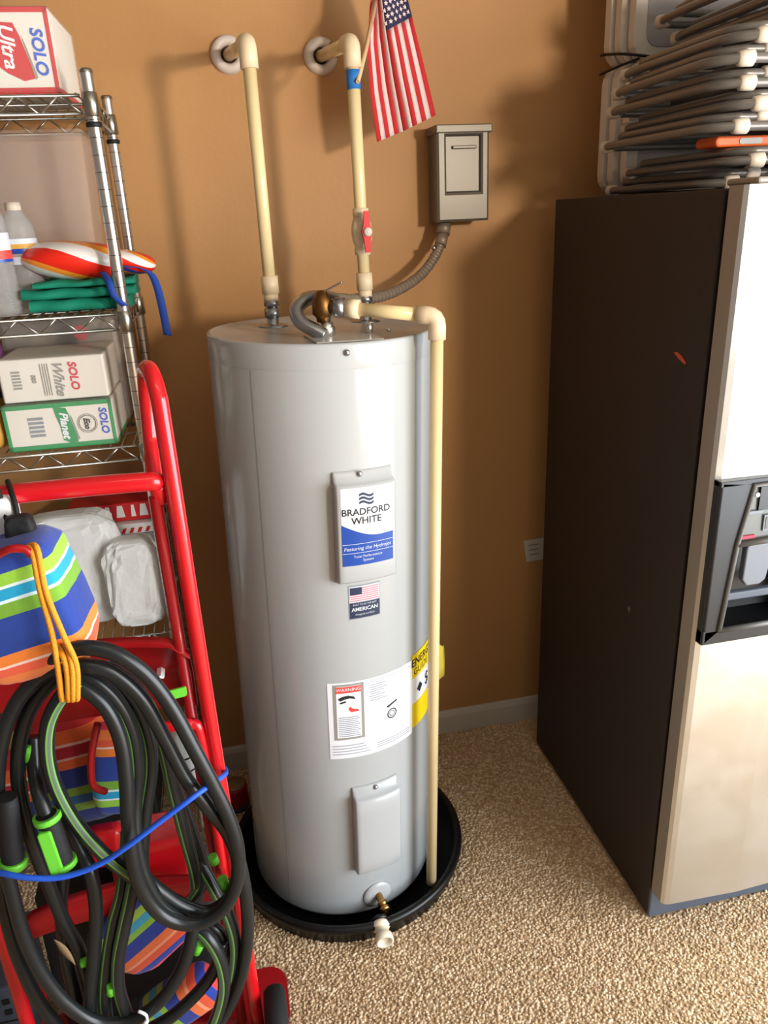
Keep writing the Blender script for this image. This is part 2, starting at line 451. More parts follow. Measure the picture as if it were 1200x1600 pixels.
# flag sticker
R2 = HR + .0008
fb = MB(); patch(fb, 'label_grey', .6, 17.6, .887, .970, R2); patch(fb, 'label_light', 1.0, 17.2, .929, .967, R2 + .0003)
for i in range(7): patch(fb, 'label_pink', 1.4, 16.8, .9312 + i * .005, .9338 + i * .005, R2 + .0006)
patch(fb, 'label_navy', 1.4, 7.6, .947, .9645, R2 + .0009); patch(fb, 'label_navy', 1.0, 17.2, .889, .927, R2 + .0003)
fb.use('label_light').text('BUILT TO BE THE BEST', .0055, wrap(9.1, .922, R2 + .0006)); fb.text('AMERICAN', .0125, wrap(9.1, .9105, R2 + .0006), bold=.0003)
fb.text('Designed and Built', .006, wrap(9.1, .898, R2 + .0006))
fb.build('flag_sticker', None, wh)
# large white data label with warning and yellow guide
db = MB(); patch(db, 'label_white', -12.3, 40.0, .517, .727, R2, 24)
patch(db, 'ink_grey', -9.6, 7.2, .570, .722, R2 + .0003); patch(db, 'label_white', -7.8, 5.5, .576, .717, R2 + .0006)
patch(db, 'label_red', -7.8, 5.5, .699, .716, R2 + .0009); db.use('label_white').text('WARNING', .012, wrap(-1.2, .7075, R2 + .0012))
db.use('ink_black')
for pts in ([(-.022, .004), (-.012, .010), (.002, .012), (.016, .008), (.02, .0), (.006, .004), (-.006, .002), (-.016, -.002)], [(-.018, -.006), (-.004, -.002), (-.002, -.006), (-.016, -.01)]):
    f2 = wrap(-2, .68, R2 + .001); db.poly([f2(*p) for p in pts])
db.use('label_red'); f2 = wrap(1.2, .652, R2 + .001); db.poly([f2(*p) for p in [(-.008, .010), (.0, .002), (.012, .0), (.014, -.006), (-.006, -.006), (-.012, .002)]])
for i in range(11): patch(db, 'label_grey', -7, 4.8 - (i % 3) * .8, .5795 + i * .0052, .5815 + i * .0052, R2 + .0009, 6)
for i in range(4): patch(db, 'label_grey', -11, 10 - i, .528 + i * .008, .530 + i * .008, R2 + .0004, 6)
for i in range(8): patch(db, 'label_grey', 10 + (i % 2), 21 - (i * 3) % 5, .665 + i * .006, .667 + i * .006, R2 + .0004, 6)
for i in range(3): patch(db, 'label_grey', 10, 38 - i * 5, .714 + i * .004, .7152 + i * .004, R2 + .0004, 10)
for i in range(3): patch(db, 'label_grey', 14, 37, .530 + i * .006, .532 + i * .006, R2 + .0004, 10)
db.use('ink_black'); f2 = wrap(24, .612, R2 + .0006)
db.poly([f2(*p) for p in [(-.016, .024), (.014, .034), (.016, .030), (-.012, .019)]])
for rr in (.014, .008):
    ring = [(rr * math.cos(a * PI / 8), rr * math.sin(a * PI / 8)) for a in range(17)]; ri = [(x * .78, y * .78) for x, y in ring]
    db.grid([[f2(*a), f2(*b)] for a, b in zip(ring, ri)])
patch(db, 'label_white', 40, 76, .535, .736, R2 + .0003, 14); patch(db, 'label_yellow', 40, 76, .672, .738, R2 + .0006, 12); patch(db, 'label_yellow', 40, 76, .530, .600, R2 + .0006, 12)
db.use('ink_black').text('ENERGY', .03, wrap(52, .714, R2 + .001), bold=.0006); db.text('GUIDE', .026, wrap(50, .688, R2 + .001)); db.text('\u25c6', .03, wrap(48, .632, R2 + .001))
db.use('label_navy').text('$', .05, wrap(58, .634, R2 + .001))
db.build('data_label', None, wh)
# the yellow sheet lifts off the tank and sticks out past the pipe
ys = MB(); q = []
for k in range(9):
    s_ = k / 8; a = math.radians(76 + 10 * s_); rr = HR + .001 + .045 * s_ ** 1.4
    q.append([Vector((rr * math.sin(a), -rr * math.cos(a), z)) for z in (.535 + .01 * s_, .58, .64, .700 - .07 * s_)])
ys.grid(q).build('energy_guide_sheet', 'sheet_yellow', wh, solid=.0006)
# nipples and fittings on the top cap
ZT = HZ - BASE - .003
def nipple(x, y, hgt, pts=None):
    b = MB().use('zinc').lathe([(0, 0), (.034, 0), (.034, .0025), (.016, .004), (.0135, .006), (.0135, hgt), (0, hgt)], (x, y, ZT), seg=24)
    o = b.build('pipe_nipple', None, wh)
    b2 = MB(); b2.lathe([(.0, .02), (.0175, .02), (.0175, .04), (.0, .04)], (x, y, ZT), seg=6); b2.build('hex_nut', 'zinc', o)
    return o
NL, NR = Vector((-.099, .082, 0)), Vector((.122, .098, 0))
nipple(NL.x, NL.y, .055); nipple(NR.x, NR.y, .05)
b = MB(); b.box(-.062, .078, -.216, -.1, 0, .003, Matrix.Translation((0, 0, ZT)) @ Matrix.Rotation(math.radians(6), 4, 'Z')); b.build('junction_cover', 'jacket_top', wh, bevel=.002)
b = MB(); b.lathe([(0, 0), (.017, 0), (.017, .02), (.013, .024), (.013, .03), (.010, .03), (.010, .045), (0, .045)], (-.004, -.13, ZT), seg=8); b.build('chrome_adapter', 'chrome', wh)
b = MB(); b.lathe([(.0, 0), (.008, 0), (.008, .02), (0, .024)], (.086, -.122, ZT + .002), seg=10); b.build('cap_screw', 'chrome', wh)
b = MB(); b.lathe([(.0, 0), (.005, 0), (.005, .005), (0, .007)], (.135, -.09, ZT + .001), seg=10); b.build('cap_screw', 'chrome', wh)
# temperature and pressure valve
tp = MB().use('bronze'); tc0 = Vector((-.012, -.128, ZT))
tp.lathe([(0, .03), (.012, .03), (.014, .04), (.021, .046), (.021, .074), (.015, .082), (.010, .092), (0, .094)], tc0, seg=16)
tv = tp.build('relief_valve', None, wh)
MB().use('zinc').box(-.036, .012, -.009, .009, 0, .004, Matrix.Translation(tc0 + Vector((.012, 0, .092))) @ Matrix.Rotation(-.3, 4, 'Z') @ Matrix.Rotation(-.45, 4, 'Y') @ Matrix.Rotation(PI, 4, 'Z')).build('test_lever', None, tv, bevel=.0015)
MB().lathe([(0, 0), (.016, 0), (.016, .012), (.02, .014), (.02, .034), (0, .034)], tc0 + Vector((.012, -.004, .060)), Vector((.93, -.36, -.02)), 16).build('outlet_collar', 'zinc', tv)
# drain valve
dv = MB(); a = math.radians(12.4); nv = Vector((math.sin(a), -math.cos(a), 0))
dv.lathe([(0, 0), (.040, 0), (.038, .004), (.026, .008), (.012, .009), (0, .009)], cyl(12.4, .068, HR - .001), nv, 28)
de = dv.build('drain_escutcheon', 'panel_grey', wh)
dvb = MB().use('brass').lathe([(0, 0), (.009, 0), (.009, .02), (.0125, .022), (.0125, .030), (.009, .032), (.009, .036), (.013, .038), (.013, .046), (0, .046)], cyl(12.4, .072, HR + .006), nv + Vector((0, 0, -.25)), 14)
dvb.lathe([(0, 0), (.008, 0), (.0105, .002), (.0105, .018), (0, .018)], cyl(12.4, .062, HR + .038), (0.02, -.3, -1), 14)
dvb.build('drain_valve', None, wh)

# discharge pipe of the relief valve
dp = heater_root('discharge_pipe', 'cream plastic discharge pipe running down the right side of the tank', 'pipe')
p0 = HMI @ Vector((.247, 1.600, 1.547)); p1 = HMI @ at(683, 494, 1.515); p2 = HMI @ at(676, 1371, 1.53)
p2 = Vector((p1.x + .0, p1.y, p2.z)); dirh = (p1 - p0).normalized()
b = MB(); b.tube([p0 + dirh * .03, p1 - dirh * .03], .0135, 16); b.build('horizontal_run', 'cpvc', dp)
b = MB(); b.tube([p1 - Vector((0, 0, .03)), Vector((p1.x, p1.y, p2.z))], .0135, 16); b.build('down_pipe', 'cpvc', dp)
c0 = p1 - dirh * .02; c1 = p1 - Vector((0, 0, .02))
arc = [p1 - dirh * .042, c0] + [(c0 * (1 - s_) ** 2 + p1 * 2 * s_ * (1 - s_) + c1 * s_ ** 2) for s_ in (.25, .5, .75)] + [c1, p1 - Vector((0, 0, .046))]
MB().tube(arc, .0182, 16).build('elbow', 'cpvc_fitting', dp)
b = MB(); b.tube([p0 + dirh * (.0), p0 + dirh * .016], .0165, 16); b.tube([p0 + dirh * .016, p0 + dirh * .044], .0192, 16); b.build('threaded_adapter', 'cpvc_fitting', dp)

# drain pan
pan = thing('drain_pan', 'round black plastic drain pan under the water heater', 'drain pan', (HX + .016, HY - .002, .0))
PR = .327
b = MB().lathe([(0, .003), (PR - .032, .004), (PR - .020, .048), (PR - .016, .056), (PR - .006, .060), (PR + .001, .056), (PR + .003, .046), (PR, .040), (PR - .006, .038), (PR - .012, .0), (0, .0)], seg=80)
b.build('pan_body', 'pan_black', pan)
po = at(594, 1442, HY - PR + .01) - pan.location; po.z = .045
b = MB().use('pvc_white'); pdv = Vector((.03, -1, -.12))
b.lathe([(.0, 0), (.021, 0), (.023, .004), (.023, .012), (.018, .014), (.0175, .020)], po + Vector((0, .002, 0)), pdv, 20)
b.lathe([(.0175, .020), (.0175, .03), (.0225, .034), (.0225, .052), (.017, .052), (.016, .045), (0, .045)], po + Vector((0, .002, 0)), pdv, 20)
b.build('drain_fitting', None, pan)['label'] = 'white plastic drain fitting'
MB().lathe([(.0, 0), (.024, 0), (.024, .007), (0, .007)], po + Vector((0, .014, 0)), pdv, 6).build('fitting_nut', 'black_plastic', pan)

# supply pipes
FA0 = 185
def supply(name, label, base_local, top, wall, valve):
    base = HM @ Vector((base_local.x, base_local.y, ZT + .045))
    top = Vector(top); wall = Vector(wall)
    root = thing(name, label, 'pipe', base); L = lambda p: Vector(p) - base
    dn = (top - base).normalized(); hd = (wall - top).normalized()
    MB().tube([L(base + dn * .03), L(top - dn * .03)], .0140, 16).build('vertical_pipe', 'cpvc', root)
    MB().tube([L(top + hd * .03), L(wall - hd * .002)], .0140, 16).build('wall_stub', 'cpvc', root)
    c0, c1 = top - dn * .022, top + hd * .022
    arc = [top - dn * .048, c0] + [(c0 * (1 - s_) ** 2 + top * 2 * s_ * (1 - s_) + c1 * s_ ** 2) for s_ in (.25, .5, .75)] + [c1, top + hd * .048]
    MB().tube([L(p) for p in arc], .0190, 16).build('elbow', 'cpvc_fitting', root)
    MB().use('cpvc_fitting').tube([L(base + dn * .012), L(base + dn * .028)], .0165, 12).tube([L(base + dn * .028), L(base + dn * .066)], .0192, 16).build('pipe_adapter', None, root)
    MB().lathe([(0, 0), (.0175, 0), (.0175, .014), (0, .014)], L(base), dn, 6).build('union_nut', 'zinc', root)
    # wall flange with an open slot
    b = MB(); b.lathe([(.019, .0), (.019, .008), (.022, .015), (.028, .019), (.035, .018), (.041, .012), (.043, 0)], L(wall), (0, -1, 0), 28, math.radians(FA0), math.radians(FA0 + 300))
    b.build('wall_flange', 'flange_plastic', root)
    MB().lathe([(0, .001), (.021, .001)], L(wall), (0, -1, 0), 16).build('wall_hole', 'flange_dark', root)
    if valve:
        vp = at(569, 362, base.y); vz = (vp.z - base.z) / dn.z; c = base + dn * vz
        b = MB(); b.tube([L(c - dn * .050), L(c - dn * .034), L(c - dn * .033), L(c - dn * .018), L(c), L(c + dn * .018), L(c + dn * .033), L(c + dn * .034), L(c + dn * .050)],
                         [.018, .019, .0165, .022, .024, .022, .0165, .019, .018], 18)
        v = b.build('ball_valve', 'cpvc_fitting', root)
        hb = MB(); hb.tube([L(c + Vector((.004, -.024, 0))), L(c + Vector((.005, -.036, 0)))], .010, 14)
        hb.prism([(-.0055, -.044), (.0055, -.044), (.008, -.014), (.012, 0), (.008, .014), (.0055, .044), (-.0055, .044), (-.008, .014), (-.012, 0), (-.008, -.014)],
                 lambda x, z: L(c + Vector((x + .005, -.034, z))), lambda x, z: L(c + Vector((x + .005, -.042, z))))
        hb.build('valve_handle', 'valve_red', v)
        MB().lathe([(.010, 0), (.010, .003), (.006, .005), (0, .006)], L(c + Vector((.006, -.042, 0))), (0, -1, 0), 14).build('handle_cap', 'cap_white', v)
        tz = at(557, 124, base.y).z; c2 = base + dn * ((tz - base.z) / dn.z)
        MB().tube([L(c2 - dn * .019), L(c2 + dn * .018)], .0152, 16).build('tape_wrap', 'tape_blue', root)
        return root, c2
    return root, None
supply('supply_pipe', 'left cream plastic pipe rising plainly from tank top to the wall', NL, at(386, 66, 1.825), at(357, 86, WY), False)
sp, TAPE = supply('supply_pipe', 'cream plastic pipe with red-handled valve and blue tape wrap', NR, at(549, 66, 1.84), at(501, 88, WY), True)

# flag on a wooden stick, taped to the right pipe
fl = thing('small_flag', 'small stars and stripes flag on a stick taped to the pipe', 'flag', TAPE + Vector((.012, -.02, 0)))
FY = 1.96
def FP(u, v, Y): return at(u, v, Y) - fl.location
MB().tube([FP(559, 128, 1.818), FP(571, 80, 1.88), FP(596, -40, 2.03)], .0048, 10).build('stick', 'wood', fl)
# columns across the stripes (0 = canton side edge, 1 = far edge), rows along the fly (downwards)
rowsU = [0, .2, .4, .7, 1]
edges = {0: [(625, -58), (633, -18), (644, 26), (664, 108), (681, 180)],
         7 / 13: [(594, -46), (597, 0), (603, 48), (615, 125), (630, 205)],
         1: [(583, -36), (577, 20), (574, 78), (579, 150), (589, 222)]}
def fpt(u, v):
    def along(path):
        for i in range(4):
            if u <= rowsU[i + 1] + 1e-9:
                s_ = (u - rowsU[i]) / (rowsU[i + 1] - rowsU[i]); a, b = path[i], path[i + 1]
                return (a[0] + (b[0] - a[0]) * s_, a[1] + (b[1] - a[1]) * s_)
    k = 7 / 13
    if v <= k: a, b, s_ = along(edges[0]), along(edges[k]), v / k
    else: a, b, s_ = along(edges[k]), along(edges[1]), (v - k) / (1 - k)
    Y = FY + .012 * math.sin(v * 9 + u * 2) + .015 * v * (1 - .5 * u)
    return FP(a[0] + (b[0] - a[0]) * s_, a[1] + (b[1] - a[1]) * s_, Y)
fb = MB(); NU = 20
for j in range(13):
    fb.use('flag_red' if j % 2 == 0 else 'flag_white')
    fb.grid([[fpt(i / NU, (j + q / 2) / 13) for q in range(3)] for i in range(8 if j < 7 else 0, NU + 1)])
fb.use('flag_blue').grid([[fpt(i / NU, q / 13 / 2) for q in range(15)] for i in range(9)])
fb.build('flag_cloth', None, fl, solid=.0006)
stb = MB().use('flag_white')
for i in range(9):
    for j in range(6 if i % 2 == 0 else 5):
        u0 = .022 + i * .042; v0 = (.045 + j * .088 + (.044 if i % 2 else 0)) * 1.06
        c = fpt(u0, v0) + Vector((0, -.0012, 0)); pts = []
        for k in range(10):
            rr = .0056 if k % 2 == 0 else .0026; a_ = k * PI / 5; pts.append(c + Vector((rr * math.sin(a_), 0, rr * math.cos(a_))))
        stb.poly(pts)
stb.build('stars', None, fl)['kind'] = 'stuff'

# electrical disconnect box + conduit
BY = 2.083
bx0, bx1 = at(682, 205, BY).x, at(765, 205, BY).x; bz1, bz0 = at(720, 198, BY).z, at(720, 346, BY).z
ebox = thing('disconnect_box', 'grey metal electrical disconnect box on the orange wall', 'electrical box', ((bx0 + bx1) / 2, WY, bz0))
hw = (bx1 - bx0) / 2; hh = bz1 - bz0
MB().box(-hw + .004, hw - .004, BY - WY + .012, 0, 0, hh - .004).build('box_body', 'disconnect_grey', ebox, bevel=.004)
cv = MB().use('disconnect_grey'); fy = BY - WY
def ring(x0, x1, z0, z1, y): return [Vector((x0, y, z0)), Vector((x1, y, z0)), Vector((x1, y, z1)), Vector((x0, y, z1))]
rw0, rw1, rz0, rz1 = -hw * .58, hw * .62, hh * .34, hh * .90
P = [ring(-hw, hw, 0, hh, fy + .03), ring(-hw, hw, 0, hh, fy + .006), ring(-hw + .006, hw - .006, .006, hh - .006, fy), ring(rw0 - .010, rw1 + .010, rz0 - .012, rz1 + .008, fy), ring(rw0 - .005, rw1 + .005, rz0 - .006, rz1 + .004, fy + .004)]
cv.grid(P, cv=True, smooth=False)
cv.use('disconnect_recess').grid([P[-1], ring(rw0, rw1, rz0, rz1, fy + .016), ], cv=True, smooth=False); cv.poly(ring(rw0, rw1, rz0, rz1, fy + .016))
cvo = cv.build('cover', None, ebox)
MB().box(rw0 + .014, rw1 - .006, fy + .004, fy + .017, rz1 - .028, rz1 - .020).build('pull_tab', 'disconnect_grey', cvo, bevel=.002)
MB().prism(rrect(-hw - .003, hw + .006, hh - .014, hh + .006, .003), lambda x, z: Vector((x, fy - .006, z)), lambda x, z: Vector((x, -.002, z))).build('rain_hood', 'disconnect_grey', ebox, bevel=.003)
cd = thing('flexible_conduit', 'grey corrugated flexible conduit looping from box to tank top', 'conduit', at(690, 352, 2.12))
def CP(u, v, Y): return at(u, v, Y) - cd.location
path = smooth_path([CP(691, 352, 2.12), CP(690, 372, 2.11), CP(681, 398, 2.09), CP(660, 427, 2.05), CP(630, 449, 1.99), CP(595, 463, 1.92), CP(555, 468, 1.83), CP(520, 467, 1.74)], 22)
rad = [.0125 + .0016 * math.sin(i * 1.9) for i in range(len(path))]
MB().tube(path, rad, 12).build('conduit_sleeve', 'conduit', cd)
MB().tube([CP(694, 349, 2.125), CP(692, 366, 2.115)], [.019, .019], 12).tube([CP(692, 366, 2.115), CP(688, 384, 2.1)], .0165, 8).build('box_connector', 'conduit', cd)
MB().lathe([(.0, 0), (.006, 0), (.006, .012), (0, .014)], CP(681, 386, 2.095), (-.8, -.5, -.2), 8).build('clamp_screw', 'zinc', cd)
e2 = HM @ Vector((-.03, -.136, ZT + .004))
el = smooth_path([CP(522, 467, 1.745), CP(500, 464, 1.69), CP(478, 468, 1.655), CP(463, 484, 1.63), CP(470, 503, 1.61), CP(492, 516, 1.595), CP(506, 524, 1.59)], 6)
MB().tube(el, .0150, 12).build('angle_connector', 'zinc', cd)

# ================================================================== FRIDGE
FX, FYb, FYf, FZ = .905, 2.03, 1.312, 1.742
fr = thing('refrigerator', 'tall refrigerator with dark brown side and stainless steel front', 'refrigerator', (FX, FYf, 0))
FWID = .91
MB().box(0, FWID, .0, FYb - FYf, .012, FZ - .004).build('cabinet', 'fridge_side', fr, bevel=.004)
DT = .066; dw = .395
def DP(u, v, Y=1.245): return at(u, v, Y) - fr.location
dx0 = .5 * (DP(1119, 752).x + DP(1091, 1003).x); dx1 = dx0 + .27
dz1, dz0 = DP(1120, 751).z, DP(1092, 1004).z; dy = -.069
ZD = .105
def door(x0, x1, nm, hole=None):
    b = MB().use('fridge_edge').box(x0, x1, -.016, -.012, ZD, FZ)
    b.box(x0, x0 + .02, -.030, -.016, ZD, FZ)
    b.use('fridge_edge'); pr = [(x0, -.030), (x0, -.052), (x0 + .006, -.0595), (x0 + .018, -.063), ((x0 + x1) / 2, -.070), (x1 - .018, -.063), (x1 - .006, -.0595), (x1, -.052), (x1, -.030)]
    n0 = len(b.f)
    b.use('fridge_steel'); zs = [ZD, FZ]
    import bisect
    px = [q[0] for q in pr[1:-1]]; py = [q[1] for q in pr[1:-1]]
    def yy(x):
        k = min(max(bisect.bisect(px, x) - 1, 0), len(px) - 2); t_ = (x - px[k]) / (px[k + 1] - px[k]); return py[k] + (py[k + 1] - py[k]) * t_
    if hole:
        xs = sorted(px + [hole[0], hole[1]]); zs = [zs[0], hole[2], hole[3], zs[1]]
    else: xs = px
    for a_, c_ in zip(xs, xs[1:]):
        for e_, g_ in zip(zs, zs[1:]):
            if hole and a_ >= hole[0] - 1e-6 and c_ <= hole[1] + 1e-6 and e_ >= hole[2] - 1e-6 and g_ <= hole[3] + 1e-6: continue
            b.poly([Vector((a_, yy(a_), e_)), Vector((c_, yy(c_), e_)), Vector((c_, yy(c_), g_)), Vector((a_, yy(a_), g_))])
    b.use('fridge_edge'); b.poly([Vector((x0, -.030, ZD)), Vector((x0, -.052, ZD)), Vector((x0, -.052, FZ)), Vector((x0, -.030, FZ))])
    b.poly([Vector((x1, -.030, ZD)), Vector((x1, -.052, ZD)), Vector((x1, -.052, FZ)), Vector((x1, -.030, FZ))])
    b.poly([Vector((x, y, FZ)) for x, y in pr]); b.poly([Vector((x, y, ZD)) for x, y in pr])
    return b.build(nm, None, fr)
d1 = door(0.001, dw, 'freezer_door', (dx0 + .006, dx1 - .006, dz0 + .006, dz1 - .006)); d2 = door(dw + .006, FWID, 'fridge_door')
for x, d in ((dw - .035, d1), (dw + .041, d2)):
    b = MB(); b.tube([Vector((x, -.066, .45)), Vector((x, -.115, .47)), Vector((x, -.118, .9)), Vector((x, -.115, 1.45)), Vector((x, -.066, 1.47))], .014, 12); b.build('door_handle', 'tube_bright', d)
MB().box(.01, FWID - .01, -.012, 0.0, .11, FZ - .02).build('door_gasket', 'cord_black', fr)
g = MB(); g.box(.004, FWID - .004, -.008, .02, .004, .098)
g.build('base_grille', 'fridge_grille', fr, bevel=.003)
gm = MB().use('cord_black')
gm.box(.10, .20, -.0105, -.006, .040, .062); gm.use('dispenser_trim').tube([Vector((.10, -.012, .044)), Vector((.125, -.013, .040)), Vector((.16, -.012, .048)), Vector((.14, -.012, .056))], .0025, 6)
gm.build('grille_slot', None, fr)
MB().box(.03, .12, -.05, .04, FZ, FZ + .012).build('hinge_cover', 'fridge_edge', fr, bevel=.004)
MB().box(.10, .135, -.045, .03, FZ + .012, FZ + .022).build('hinge_cap', 'paddle_grey', fr, bevel=.003)
# dispenser
di = MB().use('dispenser_dark'); fw = .030
xm0, xm1 = dx0 + .052, dx1 - .052
di.grid([[Vector((dx0, dy + .012, z)) for z in (dz0, dz1)], [Vector((dx0, dy - .008, z)) for z in (dz0, dz1)], [Vector((dx0 + .004, dy - .012, z)) for z in (dz0 + .004, dz1 - .004)],
         [Vector((xm0 - .015, dy - .012, dz0 + .03)), Vector((xm0 + .02, dy - .012, dz1 - .012))]], smooth=False)
di.box(dx0, dx1, dy - .012, dy + .012, dz0, dz0 + .032); di.box(dx0, dx1, dy - .012, dy + .012, dz1 - .012, dz1)
di.box(xm1, dx1, dy - .012, dy + .012, dz0, dz1)
di.box(dx0 + .002, xm0 - .014, dy - .0105, dy + .012, dz0 + .004, dz1 - .004)
dob = di.build('dispenser', None, d1, bevel=.002)
zmid = DP(1160, 845).z
tr = MB(); tr.tube([Vector((xm0 - .016, dy - .013, dz0 + .03)), Vector((xm0 + .000, dy - .013, zmid)), Vector((xm0 + .022, dy - .013, dz1 - .013)), Vector((xm1, dy - .013, dz1 - .013))], .0055, 8)
tr.tube([Vector((xm0 + .000, dy - .013, zmid)), Vector((xm1, dy - .013, zmid + .004))], .0065, 8); tr.tube([Vector((xm0 - .016, dy - .013, dz0 + .032)), Vector((xm1, dy - .013, dz0 + .032))], .006, 8)
tr.build('dispenser_trim', 'dispenser_trim', dob)
pn = MB().use('dispenser_panel'); pn.poly([Vector((xm0 + .002, dy - .008, zmid)), Vector((xm1, dy - .008, zmid)), Vector((xm1, dy - .004, dz1 - .014)), Vector((xm0 + .02, dy - .004, dz1 - .014))])
pn.use('ink_red').box(xm0 + .008, xm0 + .04, dy - .011, dy - .007, zmid + .010, zmid + .016)
pn.use('dispenser_well').box(xm0 + .04, xm0 + .13, dy - .010, dy - .004, zmid + .068, dz1 - .02)
pn.use('paddle_grey').box(xm0 + .012, xm0 + .05, dy - .011, dy - .006, zmid + .062, zmid + .068).box(xm0 + .056, xm0 + .12, dy - .0105, dy - .006, zmid + .022, zmid + .056)
pn.use('dispenser_panel').box(xm0 + .060, xm0 + .116, dy - .0115, dy - .006, zmid + .026, zmid + .052)
pn.use('label_white').lathe([(0, 0), (.007, 0), (.007, .003), (0, .003)], (xm0 + .084, dy - .0115, zmid + .039), (0, -1, 0), 14).lathe([(0, 0), (.005, 0), (.005, .003), (0, .003)], (xm0 + .034, dy - .007, dz1 - .036), (0, -1, 0), 12)
pn.build('control_panel', None, dob)
wl = MB().use('dispenser_well'); wz = dz0 + .032
wl.poly([Vector((xm0 - .016, dy - .004, wz)), Vector((xm1, dy - .004, wz)), Vector((xm1, dy + .05, wz + .012)), Vector((xm0 - .0, dy + .05, wz + .012))])
wl.poly([Vector((xm0, dy + .05, wz)), Vector((xm1, dy + .05, wz)), Vector((xm1, dy + .05, zmid)), Vector((xm0, dy + .05, zmid))])
wl.poly([Vector((xm0 - .016, dy - .004, wz)), Vector((xm0, dy + .05, wz)), Vector((xm0 + .01, dy + .05, zmid)), Vector((xm0 + .002, dy - .004, zmid))])
wl.poly([Vector((xm1, dy - .004, wz)), Vector((xm1, dy + .05, wz)), Vector((xm1, dy + .05, zmid)), Vector((xm1, dy - .004, zmid))])
wl.build('dispenser_well', None, dob)
# cut the door skin where the well is: the well sits in a shallow housing proud of the door
MB().prism([(xm0 + .026, zmid - .01), (xm0 + .03, zmid - .006), (xm0 + .085, zmid - .006), (xm0 + .09, zmid - .016), (xm0 + .082, zmid - .09), (xm0 + .07, zmid - .1), (xm0 + .04, zmid - .1), (xm0 + .028, zmid - .085)],
           lambda x, z: Vector((x, dy - .012 + (zmid - z) * .05, z)), lambda x, z: Vector((x, dy + .004 + (zmid - z) * .05, z))).build('paddle', 'paddle_grey', dob, bevel=.004)
MB().box(xm0 - .006, xm1, dy - .006, dy + .01, wz + .062, wz + .080).build('drip_ledge', 'fridge_grille', dob, bevel=.004)
# marks on the side
mk = MB(); c = atx(1063, 559, FX) - fr.location
mk.prism([(-.022, .007), (-.012, .010), (.006, .004), (.022, -.006), (.02, -.010), (-.002, -.003)], lambda y, z: Vector((-.0016, c.y - y, c.z + z)), lambda y, z: Vector((0, c.y - y, c.z + z)))
mk.build('paint_mark', 'mark_orange', fr)['label'] = 'orange scuff on the dark side'
c = atx(983, 952, FX) - fr.location
MB().prism([(-.006, .0), (.0, .009), (.006, .004), (.003, -.008)], lambda y, z: Vector((-.001, c.y - y, c.z + z)), lambda y, z: Vector((0, c.y - y, c.z + z))).build('chip_mark', 'mark_grey', fr)
# paper tag on the wall beside the fridge
tg = MB().use('paper'); q = [at(818, 845, WY - .004), at(866, 838, WY - .004), at(868, 871, WY - .004), at(823, 878, WY - .004)]
ctr = sum(q, Vector()) / 4; qq = [p - ctr for p in q]
tg.poly(qq); tg.poly([p + Vector((0, .003, 0)) for p in qq][::-1])
for i in range(4): tg.poly([qq[i], qq[i] + Vector((0, .003, 0)), qq[(i + 1) % 4] + Vector((0, .003, 0)), qq[(i + 1) % 4]])
tg.use('ink_grey')
for i in range(3):
    a_ = qq[0].lerp(qq[3], .25 + i * .22); b_ = qq[1].lerp(qq[2], .25 + i * .22)
    tg.poly([a_.lerp(b_, .12) + Vector((0, -.001, .003)), a_.lerp(b_, .45) + Vector((0, -.001, .003)), a_.lerp(b_, .45) + Vector((0, -.001, -.002)), a_.lerp(b_, .12) + Vector((0, -.001, -.002))])
o = tg.build('wall_tag', None); o.location = ctr; tag(o, 'small white tag stuck on the wall at the dark fridge edge', 'tag')

# ================================================================== ON TOP OF THE FRIDGE
# folded white plastic tables standing upright against the wall
def upright_table(i, x0, y, lab):
    root = thing('folding_table', lab, 'folding table', (x0, y, FZ), group='white folding tables standing on the fridge')
    L, H, T = .62, .74, .030
    def half(z0, z1, nm):
        b = MB().use('table_white')
        poly = rrect(0, L, z0, z1, .045, 5)
        b.prism(poly, lambda x, z: Vector((x, -T / 2, z)), lambda x, z: Vector((x, T / 2, z)))
        inner = rrect(.03, L - .03, z0 + .03, z1 - .03, .03, 4)
        b.use('table_grey').prism(inner, lambda x, z: Vector((x, -T / 2 - .002, z)), lambda x, z: Vector((x, -T / 2 + .002, z)))
        b.build(nm, None, root, bevel=.006)
    half(.004, .300, 'table_half'); half(.292, H, 'table_half')
    return root
for i, (x0, y, lab) in enumerate([(1.012, 2.000, 'white plastic folding table nearest the wall on the fridge'),
                                  (1.020, 1.963, 'middle white plastic folding table standing on the fridge'),
                                  (1.036, 1.926, 'grey-faced white folding table right behind the stacked chairs')]):
    upright_table(i, x0, y, lab)
cz = FZ + .302
o = MB().tube(smooth_path([(1.010, 2.022, cz + .022), (1.008, 1.985, cz + .018), (1.030, 1.906, cz + .004), (1.16, 1.905, cz - .01)], 5), .0035, 6).tube(smooth_path([(1.010, 2.022, cz - .020), (1.014, 1.95, cz - .016), (1.05, 1.905, cz - .004)], 5), .003, 6).build('tie_string', 'cord_black')
tag(o, 'thin black string tied around the waist of the white tables', 'string')

